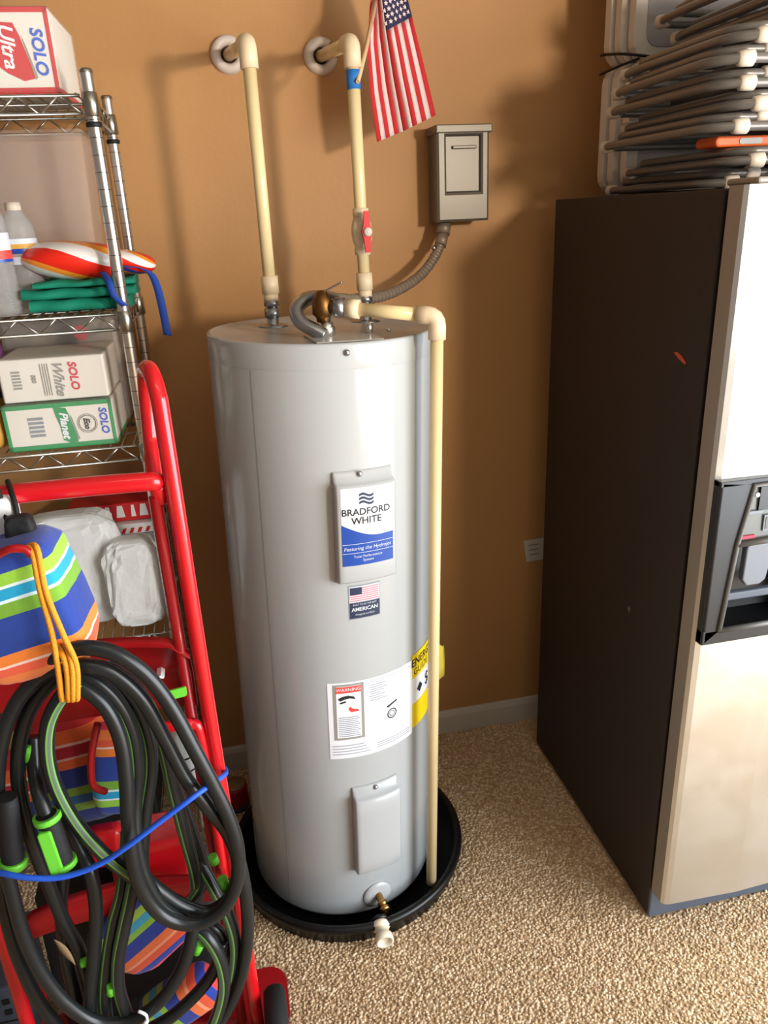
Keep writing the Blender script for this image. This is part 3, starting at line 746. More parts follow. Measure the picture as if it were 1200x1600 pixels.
# stack of folded chairs, frames of grey tube with white caps
def folded_chair():
    root = thing('folding_chair', '', 'chair', group='folded grey metal chairs stacked on the fridge')
    r = .0085
    def U(x0, x1, y0, y1, z, nm, rr=r):
        pts = [(x1, y0), (x0 + .3, y0), (x0 + .075, y0), (x0 + .030, y0 + .010), (x0 + .006, y0 + .040), (x0, y0 + .09), (x0, (y0 + y1) / 2), (x0, y1 - .09), (x0 + .006, y1 - .040), (x0 + .030, y1 - .010), (x0 + .075, y1), (x0 + .3, y1), (x1, y1)]
        return MB().tube(smooth_path([Vector((x, y, z)) for x, y in pts], 5), rr, 10).build(nm, 'tube_grey', root)
    U(0, .90, 0, .44, .0085, 'back_frame'); U(.022, .66, .022, .418, .0260, 'leg_frame', .0084)
    def glide(x, y, z, ax): MB().lathe([(.0086, -.016), (.0125, -.014), (.0135, -.006), (.0135, .012), (.0086, .015)], (x, y, z), ax, 12).build('foot_glide', 'cap_white', root)
    glide(.052, .004, .0085, (1, -.2, 0)); glide(.012, .412, .0085, (-.5, 1, 0)); glide(.11, .022, .0260, (1, 0, 0))
    MB().tube([Vector((.16, .022, .026)), Vector((.16, .418, .026))], .006, 8).build('crossbar', 'tube_grey', root)
    MB().prism(rrect(.30, .62, .045, .395, .05), lambda x, y: Vector((x, y, .012)), lambda x, y: Vector((x, y, .024))).build('seat', 'seat_grey', root, bevel=.004)
    MB().prism(rrect(.70, .88, .03, .41, .03), lambda x, y: Vector((x, y, .006)), lambda x, y: Vector((x, y, .020))).build('backrest', 'seat_grey', root, bevel=.004)
    return root
def copy_tree(o, parent=None):
    c = o.copy(); COL.objects.link(c)
    if parent: c.parent = parent
    for ch in list(o.children): copy_tree(ch, c)
    return c
proto = folded_chair()
spots = [  # x, y, z above the fridge, tilt about y, yaw, label
    (1.000, 1.50, .001, 0, 1, 'bottom folded grey chair of the stack on the fridge'),
    (.985, 1.41, .0365, 0, 0, 'folded grey chair lying right under the orange bar'),
    (.930, 1.39, .0935, 0, 2, 'folded grey chair lying right on the orange bar'),
    (.962, 1.385, .1295, 0, 0, 'folded grey chair, second above the orange bar'),
    (.940, 1.40, .1655, 0, 1, 'folded grey chair, third above the orange bar'),
    (.920, 1.385, .2015, 0, -2, 'folded grey chair, fourth above the orange bar'),
    (.950, 1.38, .2375, 0, 0, 'folded grey chair, last one below the step of the stack'),
    (1.050, 1.39, .2735, 0, 1, 'folded grey chair set back to the right, lowest of those above the step'),
    (1.060, 1.38, .3095, 0, -1, 'folded grey chair, second above the step of the stack'),
    (1.045, 1.40, .3455, 0, 1, 'topmost folded grey chair, cut by the upper photo edge')]
for i, (x, y, z, ty, yaw, lab) in enumerate(spots):
    o = proto if i == 0 else copy_tree(proto)
    o.location = (x, y, FZ + z); o.rotation_euler = (0, ty, math.radians(yaw)); o['label'] = lab
lv = thing('spirit_level', 'orange plastic bar lying between the stacked folded chairs', 'tool', (.985, 1.50, FZ + .073))
MB().prism(rrect(0, .55, 0, .0195, .008), lambda x, z: Vector((x, -.03, z)), lambda x, z: Vector((x, .04, z))).build('level_body', 'orange_plastic', lv, bevel=.004)
MB().prism(rrect(.05, .10, .004, .015, .005), lambda x, z: Vector((x, -.0315, z)), lambda x, z: Vector((x, -.028, z))).build('grip_hole', 'tube_grey', lv)

# ================================================================== WIRE SHELVING
SX1, SX0, SY0, SY1 = -.192, -1.105, 1.778, 2.125
rk = thing('wire_shelving', 'chrome wire shelving rack loaded with boxes by the orange wall', 'shelving', ((SX0 + SX1) / 2, (SY0 + SY1) / 2, 0))
RL = rk.location
def L(p): return Vector(p) - RL
prof = [(0, .02), (.0127, .02), (.0127, 2.0)]
PRINGS = [.045 + .0254 * 1.25 * i for i in range(61)]
for x in (SX0, SX1):
    for y in (SY0, SY1):
        po_ = MB().lathe(prof, L((x, y, 0)), seg=20).build('post', 'chrome', rk)
        MB().lathe([(.0132, 0), (.0132, .005), (.0115, .008), (0, .009)], L((x, y, 2.0)), seg=16).build('post_cap', 'shelf_wire', po_)
        gb = MB()
        for z in PRINGS: gb.lathe([(.01285, -.0007), (.01285, .0007)], L((x, y, z)), seg=16)
        gb.build('ring_groove', 'groove', po_)['kind'] = 'stuff'
        MB().lathe([(0, 0), (.015, 0), (.018, .006), (.014, .022), (0, .022)], L((x, y, 0)), seg=12).build('foot', 'black_plastic', po_)
def shelf(z):
    s_ = MB(); x0, x1, y0, y1 = SX0 + .018, SX1 - .018, SY0, SY1; h = .032
    for zz in (z, z - h):
        s_.tube([L((x0, y0, zz)), L((x1, y0, zz))], .0034, 8).tube([L((x0, y1, zz)), L((x1, y1, zz))], .0034, 8)
        s_.tube([L((SX0, y0 + .018, zz)), L((SX0, y1 - .018, zz))], .0034, 8).tube([L((SX1, y0 + .018, zz)), L((SX1, y1 - .018, zz))], .0034, 8)
    sh = s_.build('shelf', 'shelf_wire', rk)
    t_ = MB()
    for y in (y0, y1):
        n_ = 22; pts = [L((x0 + (x1 - x0) * i / n_, y, z if i % 2 else z - h)) for i in range(n_ + 1)]
        for a, b in zip(pts, pts[1:]): t_.tube([a, b], .0022, 6)
    for x in (SX0, SX1):
        n_ = 8; pts = [L((x, y0 + .02 + (y1 - y0 - .04) * i / n_, z if i % 2 else z - h)) for i in range(n_ + 1)]
        for a, b in zip(pts, pts[1:]): t_.tube([a, b], .0022, 6)
    t_.build('truss_wire', 'shelf_wire', sh)['kind'] = 'stuff'
    d_ = MB(); n_ = 36
    for i in range(1, n_):
        x = SX0 + (SX1 - SX0) * i / n_; d_.tube([L((x, y0, z + .004)), L((x, y1, z + .004))], .0018, 6)
    for y in (y0 + .12, y0 + .24): d_.tube([L((SX0, y, z)), L((SX1, y, z))], .003, 6)
    do = d_.build('deck_wire', 'shelf_wire', sh); do['kind'] = 'stuff'
    for x in (SX0, SX1):
        for y in (y0, y1):
            MB().lathe([(.0130, -h - .006), (.0165, -h - .004), (.0148, .004), (.0130, .006)], L((x, y, z)), seg=16).build('corner_collar', 'shelf_wire', sh)
SZ = [1.962, 1.545, 1.252, .765, .13]
for z in SZ: shelf(z)
for y in (SY0, SY1):   # thin dark snap rings under the top shelf
    MB().lathe([(.013, 0), (.0155, .002), (.0155, .008), (.013, .010)], L((SX1, y, 1.905)), seg=16).build('snap_ring', 'cord_black', rk)

# boxes with printed sides
def carton(name, label, corner, w, d, h, yaw, base, border, deco, wrapfilm=False, group=None):
    root = thing(name, label, 'box', corner, (0, 0, math.radians(yaw)), group)
    b = MB().use(base).box(-w, 0, 0, d, 0, h); b.build('carton', None, root, bevel=.004)
    p = MB(); fr_ = lambda x, z, k=0: Vector((x, -.0008 - k * .0005, z))
    if border:
        p.use(border)
        for x0, x1, z0, z1 in ((-w, 0, 0, .011), (-w, 0, h - .009, h), (-.008, 0, 0, h), (-w, -w + .008, 0, h)):
            p.poly([fr_(x0, z0), fr_(x1, z0), fr_(x1, z1), fr_(x0, z1)])
        p.poly([Vector((.0008, 0, 0)), Vector((.0008, d, 0)), Vector((.0008, d, .010)), Vector((.0008, 0, .010))])
        p.poly([Vector((-w, 0, h + .0008)), Vector((0, 0, h + .0008)), Vector((0, .012, h + .0008)), Vector((-w, .012, h + .0008))])
    deco(p, fr_)
    p.build('print', None, root)
    if wrapfilm:
        MB().box(-w - .002, .003, -.0025, d + .012, -.0, h + .003).build('plastic_wrap', 'wrap_film', root, bevel=.006)
    return root
def vtext(p, s_, size, f, x, z, k=1, lean=.15, flip=True):
    p.text(s_, size, lambda a, b: f(x + b, z - a, k), shear=lean, bold=.0008)
def deco_red(p, f):
    p.use('ink_blue'); vtext(p, 'SOLO', .031, f, -.027, .072)
    p.use('box_red').poly([f(x, z, 1) for x, z in ((-.19, .128), (-.066, .120), (-.058, .10), (-.046, .05), (-.042, .026), (-.062, .022), (-.09, .036), (-.12, .06), (-.19, .08))])
    p.use('label_white'); vtext(p, 'Ultra', .036, f, -.082, .082, 2, .3)
    p.use('ink_grey').poly([f(x, z, 1) for x, z in ((-.055, .100), (-.050, .086), (-.036, .028), (-.041, .024))])
def deco_white(p, f):
    p.use('ink_red'); vtext(p, 'SOLO', .024, f, -.068, .052)
    p.use('ink_grey'); vtext(p, 'White', .030, f, -.100, .050, 1, .45)
    for i in range(4): p.poly([f(-.120 - i * .005, .012, 1), f(-.118 - i * .005, .012, 1), f(-.118 - i * .005, .082, 1), f(-.120 - i * .005, .082, 1)])
    vtext(p, '500', .012, f, -.152, .050, 1, 0)
    for i in range(6): p.poly([f(-.196, .030 + i * .007, 1), f(-.178, .030 + i * .007, 1), f(-.178, .034 + i * .007, 1), f(-.196, .034 + i * .007, 1)])
def deco_green(p, f):
    p.use('ink_blue'); vtext(p, 'SOLO', .023, f, -.022, .056)
    c = (-.058, .052)
    for rr in (.022, .0185):
        p.use('ink_black' if rr < .02 else 'ink_grey'); a_ = [(c[0] + rr * math.cos(k * PI / 12), c[1] + rr * math.sin(k * PI / 12)) for k in range(25)]
        p.grid([[f(x, z, 1), f(c[0] + (x - c[0]) * .93, c[1] + (z - c[1]) * .93, 1)] for x, z in a_])
    p.use('ink_black'); vtext(p, 'Eco', .017, f, c[0] - .001, c[1], 1, .3)
    p.use('box_green').poly([f(x, z, 1) for x, z in ((-.125, .096), (-.098, .090), (-.094, .075), (-.086, .03), (-.084, .012), (-.10, .010), (-.114, .018), (-.116, .05), (-.122, .075))])
    p.use('label_white'); vtext(p, 'Planet', .024, f, -.106, .052, 2, .3)
    p.use('ink_grey').poly([f(x, z, 1) for x, z in ((-.092, .076), (-.089, .07), (-.079, .018), (-.083, .016))])
    for i in range(5): p.use('label_grey').poly([f(-.182, .030 + i * .0095, 1), f(-.150, .030 + i * .0095, 1), f(-.150, .036 + i * .0095, 1), f(-.182, .036 + i * .0095, 1)])
carton('cup_box', 'red and white SOLO carton in plastic film on the top shelf', (-.247, 1.80, SZ[0] + .007), .30, .24, .146, -2, 'box_white', 'box_red', deco_red, True)
carton('cup_box', 'green-edged white SOLO carton on the wire shelf, lower of two', (-.252, 1.792, SZ[2] + .007), .232, .205, .102, -1, 'box_white', 'box_green', deco_green, True)
carton('cup_box', 'plain white SOLO carton with red letters lying on the green-edged one', (-.254, 1.800, SZ[2] + .1145), .222, .195, .094, -1, 'box_white', None, deco_white, True)
# greyish bagged package behind the two cartons
def blob(name, label, cat, m, c, size, rough=.1, seed=0, sub=2, crinkle=0, pinch=.25, parent=None, nu=28, nv=18, rnd=.5):
    rs = random.Random(seed); ph = [rs.uniform(0, 6.28) for _ in range(8)]
    P = []
    for i in range(nu):
        a = 2 * PI * i / nu; row = []
        for j in range(nv + 1):
            e = -PI / 2 + PI * j / nv
            cx_, sx_ = math.cos(a), math.sin(a); ce, se = math.cos(e), math.sin(e)
            sg = lambda t, k: math.copysign(abs(t) ** k, t)
            cr = rs.uniform(-1, 1) * crinkle
            k = 1 + cr + rough * (math.sin(3 * a + ph[0] + 2 * e) + .7 * math.sin(5 * a + ph[1] - 3 * e) + .5 * math.sin(9 * a + 7 * e + ph[2]) + .4 * math.sin(11 * e + ph[3] + 4 * a)) * .5
            row.append(Vector((size[0] * sg(cx_, rnd) * sg(ce, rnd) * k, size[1] * sg(sx_, rnd) * sg(ce, rnd) * k, size[2] * (sg(se, rnd)))))
        P.append(row)
    o = MB().grid(P, cu=True, smooth=not crinkle).build(name, m, parent); o.location = c
    if label: tag(o, label, cat)
    return o
zs3 = SZ[2] + .007
pk = thing('wrapped_package', 'greyish film-wrapped package behind the white carton on the shelf', 'package', (-.37, 2.01, zs3))
MB().box(-.14, .13, -.0, .10, 0, .262).build('package_body', 'bag_grey', pk, bevel=.012)
MB().lathe([(0, 0), (.018, 0)], (.045, -.0012, .225), (0, -1, 0), 16).build('printed_spot', 'label_pink', pk)
blob('mesh_bag', 'crumpled purple mesh bag under the middle shelf at the left edge', 'bag', 'purple', (-.575, 1.90, zs3 + .18), (.09, .07, .06), .12, 3)
blob('yellow_bag', 'yellow plastic bag at the left edge beside the green-edged carton', 'bag', 'yellow_bag', (-.546, 1.85, zs3 + .06), (.055, .05, .06), .1, 5)
o = MB().box(-.10, .08, -.07, .07, 0, .116).build('carton_box', 'seat_grey', None, bevel=.003); o.location = (-.59, 1.92, zs3 + .0)
tag(o, 'dark carton below the purple bag at the left photo edge', 'box')

# ---- second shelf: clear bin, bottles, striped float, teal cloth
zs2 = SZ[1] + .007
bn = thing('clear_bin', 'large clear plastic bin standing behind the bottles on the shelf', 'bin', (-.428, 2.035, zs2))
def open_box(w, d, h, t, taper=.93):
    b = MB()
    def rg(k, z): return [Vector((x * w / 2 * k, y * d / 2 * k, z)) for x, y in ((-1, -1), (1, -1), (1, 1), (-1, 1))]
    P = [rg(taper, 0), rg(1, h), rg(1 - 2 * t / w, h), rg(taper - 2 * t / w, t)]
    b.grid(P, cv=True, smooth=False); b.poly(P[0][::-1]); b.poly(P[-1]); return b
open_box(.375, .165, .362, .002).build('bin_body', 'clear_plastic', bn, bevel=.004)
MB().prism(rrect(-.19, .19, -.085, .085, .02), lambda x, y: Vector((x, y, .363)), lambda x, y: Vector((x, y, .371))).build('bin_lid', 'clear_plastic', bn, bevel=.003)
def bottle(label, c, r, h, bands):
    root = thing('water_bottle', label, 'bottle', c, group='plastic water bottles on the shelf')
    pr = [(0, .006), (r * .6, .002), (r * .92, 0), (r, .012)]
    n_ = 7
    for i in range(n_):
        z0 = .015 + i * h * .055; pr += [(r, z0), (r * .94, z0 + h * .02), (r, z0 + h * .04)]
    zl = .015 + n_ * h * .055
    pr += [(r * .97, zl), (r * .97, h * .68), (r, h * .70), (r * .9, h * .76), (r * .94, h * .78), (r * .75, h * .85), (r * .42, h * .92), (r * .40, h * .955)]
    MB().lathe(pr, seg=24).build('bottle_body', 'bottle_clear', root)
    MB().lathe([(0, h), (r * .43, h), (r * .45, h * .955), (r * .45, h * .93)], seg=18).build('cap', 'cap_white', root)
    b = MB()
    for (a, bb_, m) in bands: b.use(m).lathe([(r * .985, zl + (h * .68 - zl) * a), (r * .985, zl + (h * .68 - zl) * bb_)], seg=24)
    b.build('label_band', None, root); return root
bottle('clear water bottle with grey, olive and blue label by the bin', (-.392, 1.87, zs2), .036, .225, [(0, .3, 'label_light'), (.3, .42, 'ink_grey'), (.42, .62, 'label_blue'), (.62, .8, 'yellow_bag'), (.8, 1, 'label_light')])
bottle('clear water bottle with orange and blue label at the photo edge', (-.437, 1.83, zs2), .034, .245, [(0, .1, 'label_blue'), (.1, .4, 'label_red'), (.4, 1, 'label_light')])
bottle('clear water bottle standing behind the other two bottles', (-.470, 1.905, zs2), .034, .235, [(0, .2, 'label_blue'), (.2, 1, 'label_light')])
# empty crumpled bottle lying between bottles and cloth
# teal folded cloth stack
tl = thing('folded_cloth', 'folded teal cloth stack under the striped float on the shelf', 'cloth', (-.285, 1.86, zs2))
rs = random.Random(4)
for i, (x0, x1, z0, z1) in enumerate(((-.10, .105, 0, .028), (-.112, .118, .026, .050), (-.085, .12, .048, .066))):
    P = []
    for k in range(15):
        x = x0 + (x1 - x0) * k / 14; row = []
        w_ = .004 * math.sin(k * 1.1 + i * 2)
        for (y, z) in ((-.055 + w_, z0 + .004), (-.062 + w_, (z0 + z1) / 2), (-.054 + w_, z1 - .002 + w_ * .5), (.0, z1 + w_ * .7), (.068, z1), (.076, (z0 + z1) / 2), (.068, z0)): row.append(Vector((x, y, z)))
        P.append(row)
    b = MB().grid(P, cv=True); b.poly(P[0]); b.poly(P[-1][::-1]); b.build('cloth_layer', 'cloth_teal', tl)
# striped float
fo = thing('inflatable_float', 'half inflated float striped red, white and orange on teal cloth', 'float', (-.272, 1.87, zs2 + .104))
def float_lobe(c, size, rot, seq, tip=0):
    b = MB(); nu, nv = 60, 12
    MX = Matrix.Translation(c) @ Matrix.Rotation(rot[1], 4, 'Y') @ Matrix.Rotation(rot[2], 4, 'Z')
    tot = sum(w for _, w in seq)
    acc = 0
    for m, w in seq:
        a0 = acc / tot * 2 * PI; a1 = (acc + w) / tot * 2 * PI; acc += w; P = []
        for i in range(7):
            a = a0 + (a1 - a0) * i / 6; row = []
            for j in range(nv + 1):
                e = -PI / 2 + PI * j / nv; lx = math.sin(e); rr = math.cos(e) ** .8 * (1 + .05 * math.sin(3 * a + 4 * e))
                row.append(MX @ Vector((size[0] * lx, size[1] * rr * math.cos(a + lx * .9), size[2] * rr * math.sin(a + lx * .9))))
            P.append(row)
        b.use(m).grid(P)
    return b
SEQ = [('ball_white', 1.1), ('ball_red', 1.2), ('ball_orange', .6), ('ball_white', 1), ('ball_red', 1.3), ('ball_orange', .5), ('ball_white', 1.0), ('ball_red', 1), ('ball_blue', .5), ('ball_orange', .4)]
float_lobe(Vector((-.015, 0, 0)), (.108, .075, .042), (0, .08, .12), SEQ).build('float_body', None, fo)
float_lobe(Vector((.085, .02, -.008)), (.07, .055, .026), (0, .18, 0), SEQ[3:] + SEQ[:3]).build('float_tail', None, fo)
# blue strap
def ribbon(pts, w, m, name, parent=None, t=.0015, side=None):
    pts = smooth_path(pts, 6); sd = Vector(side or (1, 0, .1)).normalized()
    b = MB().grid([[p - sd * w / 2, p, p + sd * w / 2] for p in pts]); return b.build(name, m, parent, solid=t)
st = thing('fabric_strap', 'blue fabric strap hanging from the shelf beside the teal cloth', 'strap', at(200, 418, 1.85))
def TP(u, v, Y): return at(u, v, Y) - st.location
ribbon([TP(160, 425, 1.79), TP(170, 440, 1.755), TP(178, 462, 1.75), TP(195, 478, 1.76)], .014, 'strap_blue', 'strap_tail', st)
ribbon([TP(190, 416, 1.83), TP(215, 418, 1.84), TP(235, 427, 1.84), TP(246, 450, 1.84), TP(255, 488, 1.84), TP(262, 524, 1.84)], .018, 'strap_blue', 'strap_webbing', st, side=(.9, 0, -.2))

# ---- fourth shelf: bags of clear cups, storage bin, striped packs
zs4 = SZ[3] + .007
sbn = thing('storage_bin', 'pale bluish storage bin with lid behind the clear plastic bags', 'bin', (-.33, 2.03, zs4))
open_box(.26, .14, .18, .003).build('bin_body', 'frosted', sbn, bevel=.006)
MB().prism(rrect(-.135, .135, -.075, .075, .015), lambda x, y: Vector((x, y, .181)), lambda x, y: Vector((x, y, .197))).build('bin_lid', 'frosted', sbn, bevel=.004)
pk2 = thing('striped_pack', 'red and white printed pack lying on the bluish storage bin', 'pack', (-.335, 2.00, zs4 + .200))
MB().box(-.085, .135, -.05, .06, 0, .028).build('pack_body', 'label_white', pk2, bevel=.004)
b = MB().use('box_red')
for i in range(10): b.poly([Vector((-.07 + i * .020, -.051, .004)), Vector((-.061 + i * .020, -.051, .004)), Vector((-.054 + i * .020, -.051, .018)), Vector((-.063 + i * .020, -.051, .018))])
b.build('pack_print', None, pk2)
pk3 = thing('red_pack', 'dark red pack with white letters at the top under the shelf', 'pack', (-.32, 2.01, zs4 + .230))
MB().box(-.11, .125, -.04, .06, 0, .05).build('pack_body', 'box_red', pk3, bevel=.004)
b = MB().use('label_white')
for x0, w in ((-.02, .016), (.008, .022), (.045, .012), (.066, .022), (.10, .016)): b.poly([Vector((x0, -.0408, .012)), Vector((x0 + w, -.0408, .012)), Vector((x0 + w * .8, -.0408, .044)), Vector((x0 + w * .2, -.0408, .044))])
b.build('pack_print', None, pk3)
def cup_bag(label, c, size, seed, cups):
    root = thing('cup_bag', label, 'bag', c)
    blob('bag_film', None, None, 'bag_film', (0, 0, size[2] * 1.02), size, .10, seed, parent=root, rnd=.5, crinkle=.045, nu=34, nv=20)
    for i, (x, z, ln) in enumerate(cups):
        MB().lathe([(0, 0), (.026, 0), (.036, ln), (.034, ln), (.024, .003)], (x, .0, z), (0, .1, 1), 16).build('cup_stack', 'cup_white', root)
    return root
cup_bag('large clear bag of white plastic cups behind the red bar', (-.412, 1.885, zs4), (.118, .055, .150), 11, [(-.04, .03, .2), (.035, .04, .18)])
cup_bag('smaller shiny clear plastic bag at the right end of the shelf', (-.272, 1.835, zs4), (.066, .045, .118), 17, [(-.02, .02, .12)])
cup_bag('clear crinkled bag of tableware at the left edge behind the bar', (-.63, 1.87, zs4), (.09, .07, .13), 23, [(0, .03, .16)])
o = MB().box(0, .30, 0, .2, 0, .16).build('storage_crate', 'black_plastic', None, bevel=.01); o.location = (-.62, 1.85, SZ[4] + .007)
tag(o, 'dark storage crate on the lowest shelf behind the hand truck', 'crate')

# ================================================================== HAND TRUCK
TX1, TX0, TY = -.098, -.520, 1.20
ht = thing('hand_truck', 'red tubular hand truck parked in front of the shelving', 'hand truck', ((TX0 + TX1) / 2, TY, 0))
def T(p): return Vector(p) - ht.location
ZB = 1.345
for sx, x in ((1, TX1), (-1, TX0)):
    xi = x - sx * .030
    ztop = 1.515
    pts = [(x + sx * .010, TY, .085), (x + sx * .008, TY, .5), (x + sx * .003, TY, 1.0), (x, TY, ztop - .10), (x - sx * .002, TY + .004, ztop - .035), (x - sx * .010, TY + .03, ztop - .005), (x - sx * .02, TY + .062, ztop - .008), (x - sx * .026, TY + .085, ztop - .05), (xi, TY + .085, ztop - .12), (xi, TY + .06, ZB + .02), (xi, TY + .03, ZB - .02)]
    MB().tube(smooth_path([T(p) for p in pts], 5), .0135, 14).build('side_rail', 'red_paint', ht)
    MB().tube([T((xi + sx * .008, TY + .012, .10)), T((xi + sx * .004, TY + .012, .6)), T((xi, TY + .012, ZB - .03))], .0105, 12).build('inner_rail', 'red_deep', ht)
bar = [(TX0 + .02, TY + .02, ZB - .04), (TX0 + .026, TY + .008, ZB - .008), (TX0 + .045, TY, ZB), ((TX0 + TX1) / 2, TY - .002, ZB + .003), (TX1 - .045, TY, ZB), (TX1 - .026, TY + .008, ZB - .008), (TX1 - .022, TY + .02, ZB - .04)]
MB().tube(smooth_path([T(p) for p in bar], 6), .0155, 14).build('crossbar', 'red_paint', ht)
for z, hgt in ((.975, .155), (.47, .08), (.075, .05)):     # curved cross plates
    P = []
    for i in range(13):
        s_ = i / 12; x = TX0 + .014 + (TX1 - TX0 - .028) * s_; e = (2 * s_ - 1) ** 2
        yb = TY + .008 + .045 * (1 - e)
        P.append([T((x, yb - .014, z + hgt / 2 - .012 - .02 * e ** 10)), T((x, yb, z + hgt / 2 - .02 * e ** 10)), T((x, yb + .010, z)), T((x, yb, z - hgt / 2 + .02 * e))])
    MB().grid(P).build('cross_plate', 'red_deep', ht, solid=.003)
# lower inner U bracket with lime tag
zt_ = .888
MB().tube(smooth_path([T((TX1 - .012, TY - .005, zt_ - .36)), T((TX1 - .016, TY - .005, zt_ - .04)), T((TX1 - .03, TY - .005, zt_)), T((TX1 - .06, TY - .005, zt_ + .002)), T((TX1 - .115, TY + .004, zt_ + .006)), T((TX1 - .125, TY + .03, zt_ + .012))], 5), .010, 10).build('bracket_tube', 'red_paint', ht)
q = T(at(277, 1084, TY - .016)); MB().prism(rrect(-.016, .016, -.009, .009, .004), lambda x, z: q + Vector((x, 0, z + x * .12)), lambda x, z: q + Vector((x, .004, z + x * .12))).build('lime_sticker', 'lime', ht)
q = T(at(252, 1053, TY + .02)); MB().prism([(-.008, .001), (.0, .004), (.006, .0), (.004, -.003)], lambda x, z: q + Vector((x, -.012, z)), lambda x, z: q + Vector((x, .03, z))).build('paint_chip', 'label_white', ht)
b = MB(); b.prism([(x, y) for x, y in rrect(TX0 - .05, TX1 + .080, 1.225, 1.395, .045, 5)], lambda x, y: T((x, y, .012)), lambda x, y: T((x, y, .018))); b.build('toe_plate', 'red_deep', ht)
MB().tube([T((TX0 - .07, TY - .045, .10)), T((TX1 + .075, TY - .045, .10))], .009, 10).build('axle', 'zinc', ht)
for x in (TX0 - .048, TX1 + .052):
    w_ = MB().lathe([(.055, -.018), (.072, -.024), (.090, -.022), (.098, -.012), (.100, 0), (.098, .012), (.090, .022), (.072, .024), (.055, .018)], T((x, TY - .045, .101)), (1, 0, 0), 32).build('tire', 'rubber', ht)
    MB().lathe([(0, -.02), (.02, -.02), (.024, -.010), (.055, -.012), (.055, .012), (.024, .010), (.02, .03), (0, .03)], T((x, TY - .045, .101)), (1, 0, 0), 20).build('wheel_hub', 'red_paint', w_)
    MB().box(min(x, x * .9), max(x, x * .9), TY - .02, TY + .02, .10, .13, Matrix.Translation(-ht.location)).build('axle_bracket', 'red_paint', ht, bevel=.004)

# ---- bags packed on the hand truck
def bag(name, label, m, c, size, rot=(0, 0, 0), seed=1, rough=.05, rnd=.55):
    o = blob(name, label, 'bag', m, c, size, rough, seed, rnd=rnd); o.rotation_euler = rot; return o
BAG1 = bag('beach_bag', 'striped blue and lime beach bag hanging from the red bar at left', 'beach_stripes', at(40, 944, 1.12), (.082, .06, .106), (0, -.2, 0), 2, .06, .38)
bag('beach_bag', 'striped beach bag with red and orange bands inside the hose loop', 'beach_stripes_flip', at(120, 1195, 1.33), (.092, .05, .122), (0, -.08, 0), 6)
bag('beach_bag', 'small blue striped bag beside the dark red strap in the loop', 'beach_stripes', at(175, 1200, 1.255), (.036, .022, .100), (PI, .15, 0), 8)
bag('beach_towel', 'rolled orange and blue striped towel low behind the hose', 'roll_stripes', at(222, 1450, 1.262), (.085, .032, .10), (0, .9, 0), 9)
bag('beach_towel', 'blue striped towel roll at the bottom of the hand truck', 'roll_stripes', at(285, 1560, 1.215), (.09, .035, .05), (0, -.5, 0), 10)
bag('beach_towel', 'dark striped towel roll at the left behind the lime nozzles', 'beach_stripes_flip', at(10, 1260, 1.30), (.075, .04, .115), (0, 0, 0), 12)
bag('beach_towel', 'small folded towel with orange and pale blue stripes mid stack', 'roll_stripes', at(232, 1390, 1.30), (.055, .035, .038), (0, .3, 0), 14)
bag('dark_bag', 'black fabric bag packed low behind the hose coil', 'glove_black', Vector((-.330, 1.352, .255)), (.185, .045, .235), (0, 0, 0), 15, .04, .38)
o = MB().prism(rrect(-.075, .075, -.055, .055, .012), lambda x, z: Vector((x, -.04, z)), lambda x, z: Vector((x, .05, z))).build('red_tub', 'red_paint', None, bevel=.006)
o.location = at(236, 1330, 1.32); tag(o, 'red plastic tub seen through the lower hose loops', 'tub')
o = blob('red_pouch', 'orange-red pouch seen inside the left hose loop', 'pouch', 'red_paint', at(165, 1320, 1.27), (.036, .02, .045), .06, 31)
sb_ = thing('spray_bottle', 'pale translucent spray bottle behind the right hose strands', 'bottle', at(292, 1225, 1.262))
MB().lathe([(0, 0), (.026, 0), (.028, .01), (.028, .09), (.02, .115), (.012, .13), (.012, .14), (0, .14)], seg=18).build('bottle_body', 'spray_white', sb_)
for z in (.045, .075): MB().lathe([(.0285, z), (.0285, z + .004)], seg=18).build('dark_ring', 'cord_black', sb_)
# black glove / handle hanging over the bar and dark red strap
gl = thing('black_strap', 'black strap handle hung over the red bar at the left', 'strap', at(30, 770, TY - .02))
def GP(u, v, Y): return at(u, v, Y) - gl.location
MB().tube(smooth_path([GP(-4, 765, TY - .03), GP(5, 790, TY - .04), GP(12, 815, TY - .05), GP(24, 832, TY - .06), GP(26, 800, TY - .05), GP(18, 770, TY - .03), GP(12, 752, TY + .005)], 5), .0042, 8).build('strap_loop', 'cord_black', gl)
o = blob('strap_grip', None, None, 'glove_black', GP(34, 832, 1.135), (.020, .014, .028), .1, 41, parent=gl)
b = blob('white_pouch', 'white pouch with red rim at the left edge below the bar', 'pouch', 'label_white', at(2, 825, 1.17), (.03, .02, .05), .05, 42)
o = MB().tube(smooth_path([at(-5, 868, 1.06), at(15, 858, 1.05), at(38, 858, 1.05), at(50, 868, 1.05)], 5), .006, 8).build('drawcord', 'red_deep'); o.parent = BAG1; o.matrix_parent_inverse = (Matrix.Translation(BAG1.location) @ BAG1.rotation_euler.to_matrix().to_4x4()).inverted()
o = MB().tube(smooth_path([at(153, 1130, 1.10), at(143, 1180, 1.09), at(145, 1225, 1.09), at(165, 1237, 1.10)], 6), .006, 8).build('red_strap', 'red_deep'); tag(o, 'dark red strap hanging inside the hose loop', 'strap')
